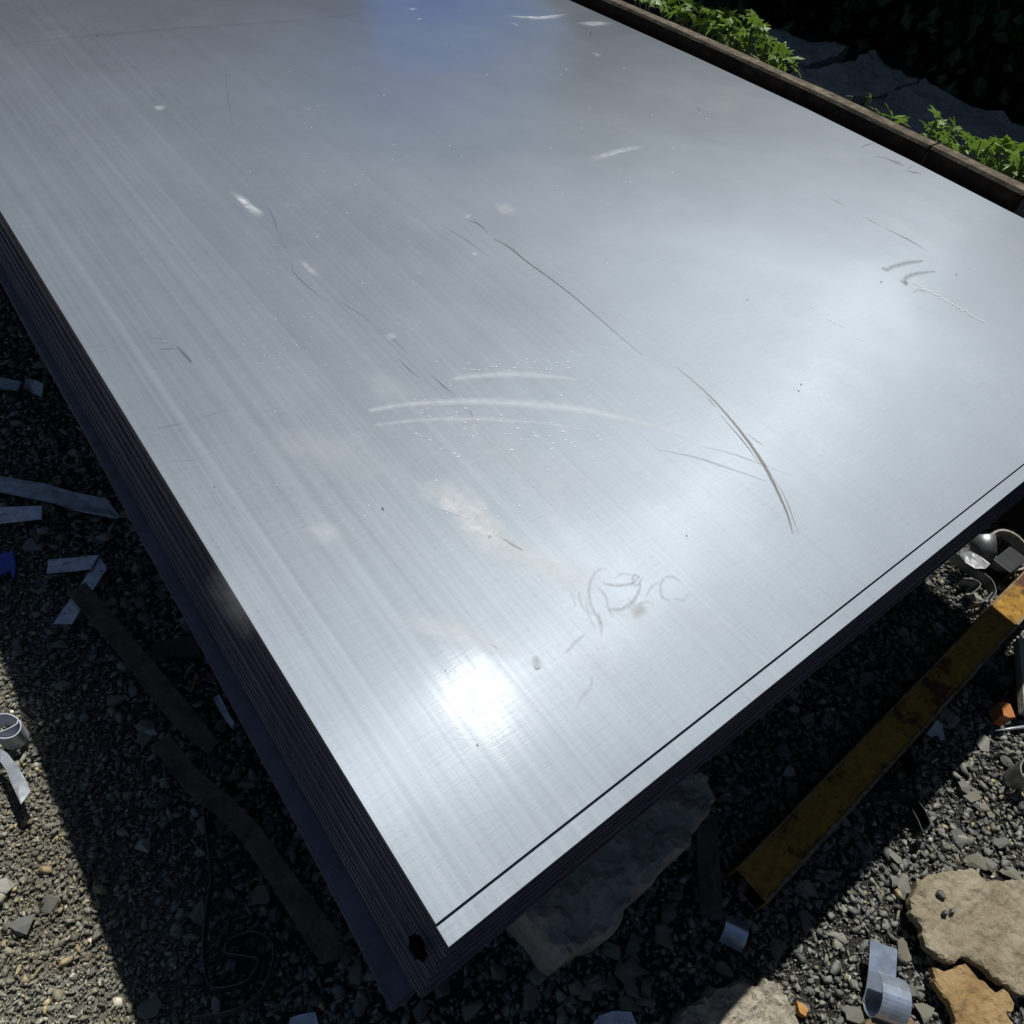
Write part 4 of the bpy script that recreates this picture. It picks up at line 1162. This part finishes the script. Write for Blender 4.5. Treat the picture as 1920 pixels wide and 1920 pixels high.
edge_band('dark_curl', [(1652, 1470), (1690, 1466), (1716, 1450), (1719, 1430), (1703, 1408), (1690, 1398)], .05, .04, .002, M['darksteel'], 'dark curled steel strip wholly in shadow against the yellow beam\'s middle', 'steel strip')
edge_band('dark_curl', [(1618, 1497), (1660, 1490), (1700, 1487), (1727, 1508), (1744, 1540), (1741, 1554), (1731, 1558), (1722, 1538), (1710, 1516)], .05, .035, .002, M['darksteel'], 'dark steel strip whose hooked end reaches the sunlit gravel, by the yellow beam', 'steel strip')
px_slab('pale_scrap', [(1740, 1372), (1757, 1350), (1768, 1358), (1775, 1384), (1766, 1386), (1760, 1376), (1748, 1380)], .05, .003, [M['whitep']], 'pale bluish plastic scrap in shadow beside the yellow beam', 'plastic scrap', step=.01, relief=.01)
# --- heap of offcuts at the right
ZH = .12
def hp(x_, y_, z): return G(x_, y_, z)
root = empty('steel_ring', G(1893, 1036, .03)); tag(root, 'rusty bright steel ring lying in the scrap at the right edge', 'steel ring')
rc = G(1894, 1030, .07); rr = (G(1930, 1030, .07)-rc).length
vs = []; fs = []; n = 40
ta = Matrix.Rotation(.25, 3, 'X') @ Matrix.Rotation(-.15, 3, 'Y')
for i in range(n):
    a = 2*math.pi*i/n
    for r_, z_ in ((rr, .0), (rr, -.034), (rr-.005, -.034), (rr-.005, 0)):
        vs.append(rc+ta @ Vector((r_*math.cos(a), r_*math.sin(a), z_)))
for i in range(n):
    for k in range(4): fs.append([i*4+k, i*4+(k+1) % 4, ((i+1) % n)*4+(k+1) % 4, ((i+1) % n)*4+k])
lv_, c = recenter(vs); link('band', mesh('band', lv_, fs), mat_rust('rust_flecked_steel', (.20, .13, .06), (.40, .38, .33), (.55, .54, .5), .45, 30), root, c)
a, b = G(1842, 1003, .075), G(1845, 1046, .04)
me, c = tube_mesh('pipe_offcut', [a, a.lerp(b, .5), b], [.030, .030, .030], 20, False)
bm = bmesh.new(); bm.from_mesh(me); bmesh.ops.solidify(bm, geom=bm.faces[:], thickness=.003); bm.to_mesh(me); bm.free()
tag(link('pipe_offcut', me, M['dullsteel'], loc=c), 'short grey pipe offcut between the steel ring and the stack\'s front edge', 'pipe')
px_slab('bent_bracket', [(1801, 1025), (1822, 1034), (1838, 1042), (1857, 1057), (1848, 1066), (1830, 1064), (1812, 1052), (1795, 1038)], .07, .002, [M['dullsteel']], 'bent grey steel bracket by the stack\'s front edge, left of the pipe offcut', 'bracket', step=.012, relief=.008, rs=9, tilt=(.15, .1))
a, b = G(1858, 1082, .02), G(1890, 1056, .02); dd = (b-a); L = dd.length; dd.normalize()
me, c = box_mesh('square_tube', (a, dd, Vector((-dd.y, dd.x, 0))), (L, .05, .046), .002, .003)
tag(link('square_tube', me, M['darksteel'], loc=c), 'short dark square tube offcut between the steel ring and the yellow beam', 'tube')
edge_band('steel_strip', [(1790, 1034), (1810, 1052), (1830, 1066), (1850, 1078), (1862, 1090), (1868, 1108), (1864, 1118), (1857, 1126)], .05, .03, .0015, M['dullsteel'], 'thin steel strip in a long curve, ending against the yellow beam\'s lit end', 'steel strip')
edge_band('steel_strip', [(1803, 1121), (1824, 1111), (1838, 1099), (1836, 1091), (1826, 1086), (1807, 1084)], .045, .028, .0015, M['dullsteel'], 'thin steel strip bent into a pointed loop inside the long curved strip', 'steel strip')
edge_band('steel_strip', [(1812, 1119), (1820, 1126), (1832, 1130), (1847, 1126), (1855, 1118), (1861, 1110)], .04, .028, .0015, M['dullsteel'], 'thin steel strip curved like a bowl, just above the lit end of the yellow beam', 'steel strip')
a, b = G(1866, 1370, .06), G(1960, 1358, .08)
me, c = tube_mesh('thin_rod', [a, a.lerp(b, .3), b], [.001, .0035, .0045], 6)
tag(link('thin_rod', me, M['galv'], loc=c), 'thin pale pointed rod at the right edge below the orange brick fragment', 'rod')
px_slab('pale_board', [(1910, 1196), (1936, 1184), (1990, 1260), (1985, 1345), (1921, 1331)], .055, .02, [M['wood']], 'pale weathered board end at the right edge beside the yellow beam', 'board', step=.02, relief=.002)
edge_band('dark_ring', ring_pts(1930, 1440, 16, 20, 0, 340, 16), .06, .05, .003, M['dullsteel'], 'dark upright pipe end with a bright rim at the right edge', 'pipe', 3)
edge_band('dark_curl', [(1838, 1262), (1858, 1272), (1876, 1286), (1884, 1300), (1880, 1312), (1868, 1318)], .05, .04, .002, M['darksteel'], 'dark round curl between yellow beam and brick fragment', 'steel strip')  # dark band curved along a dark arc
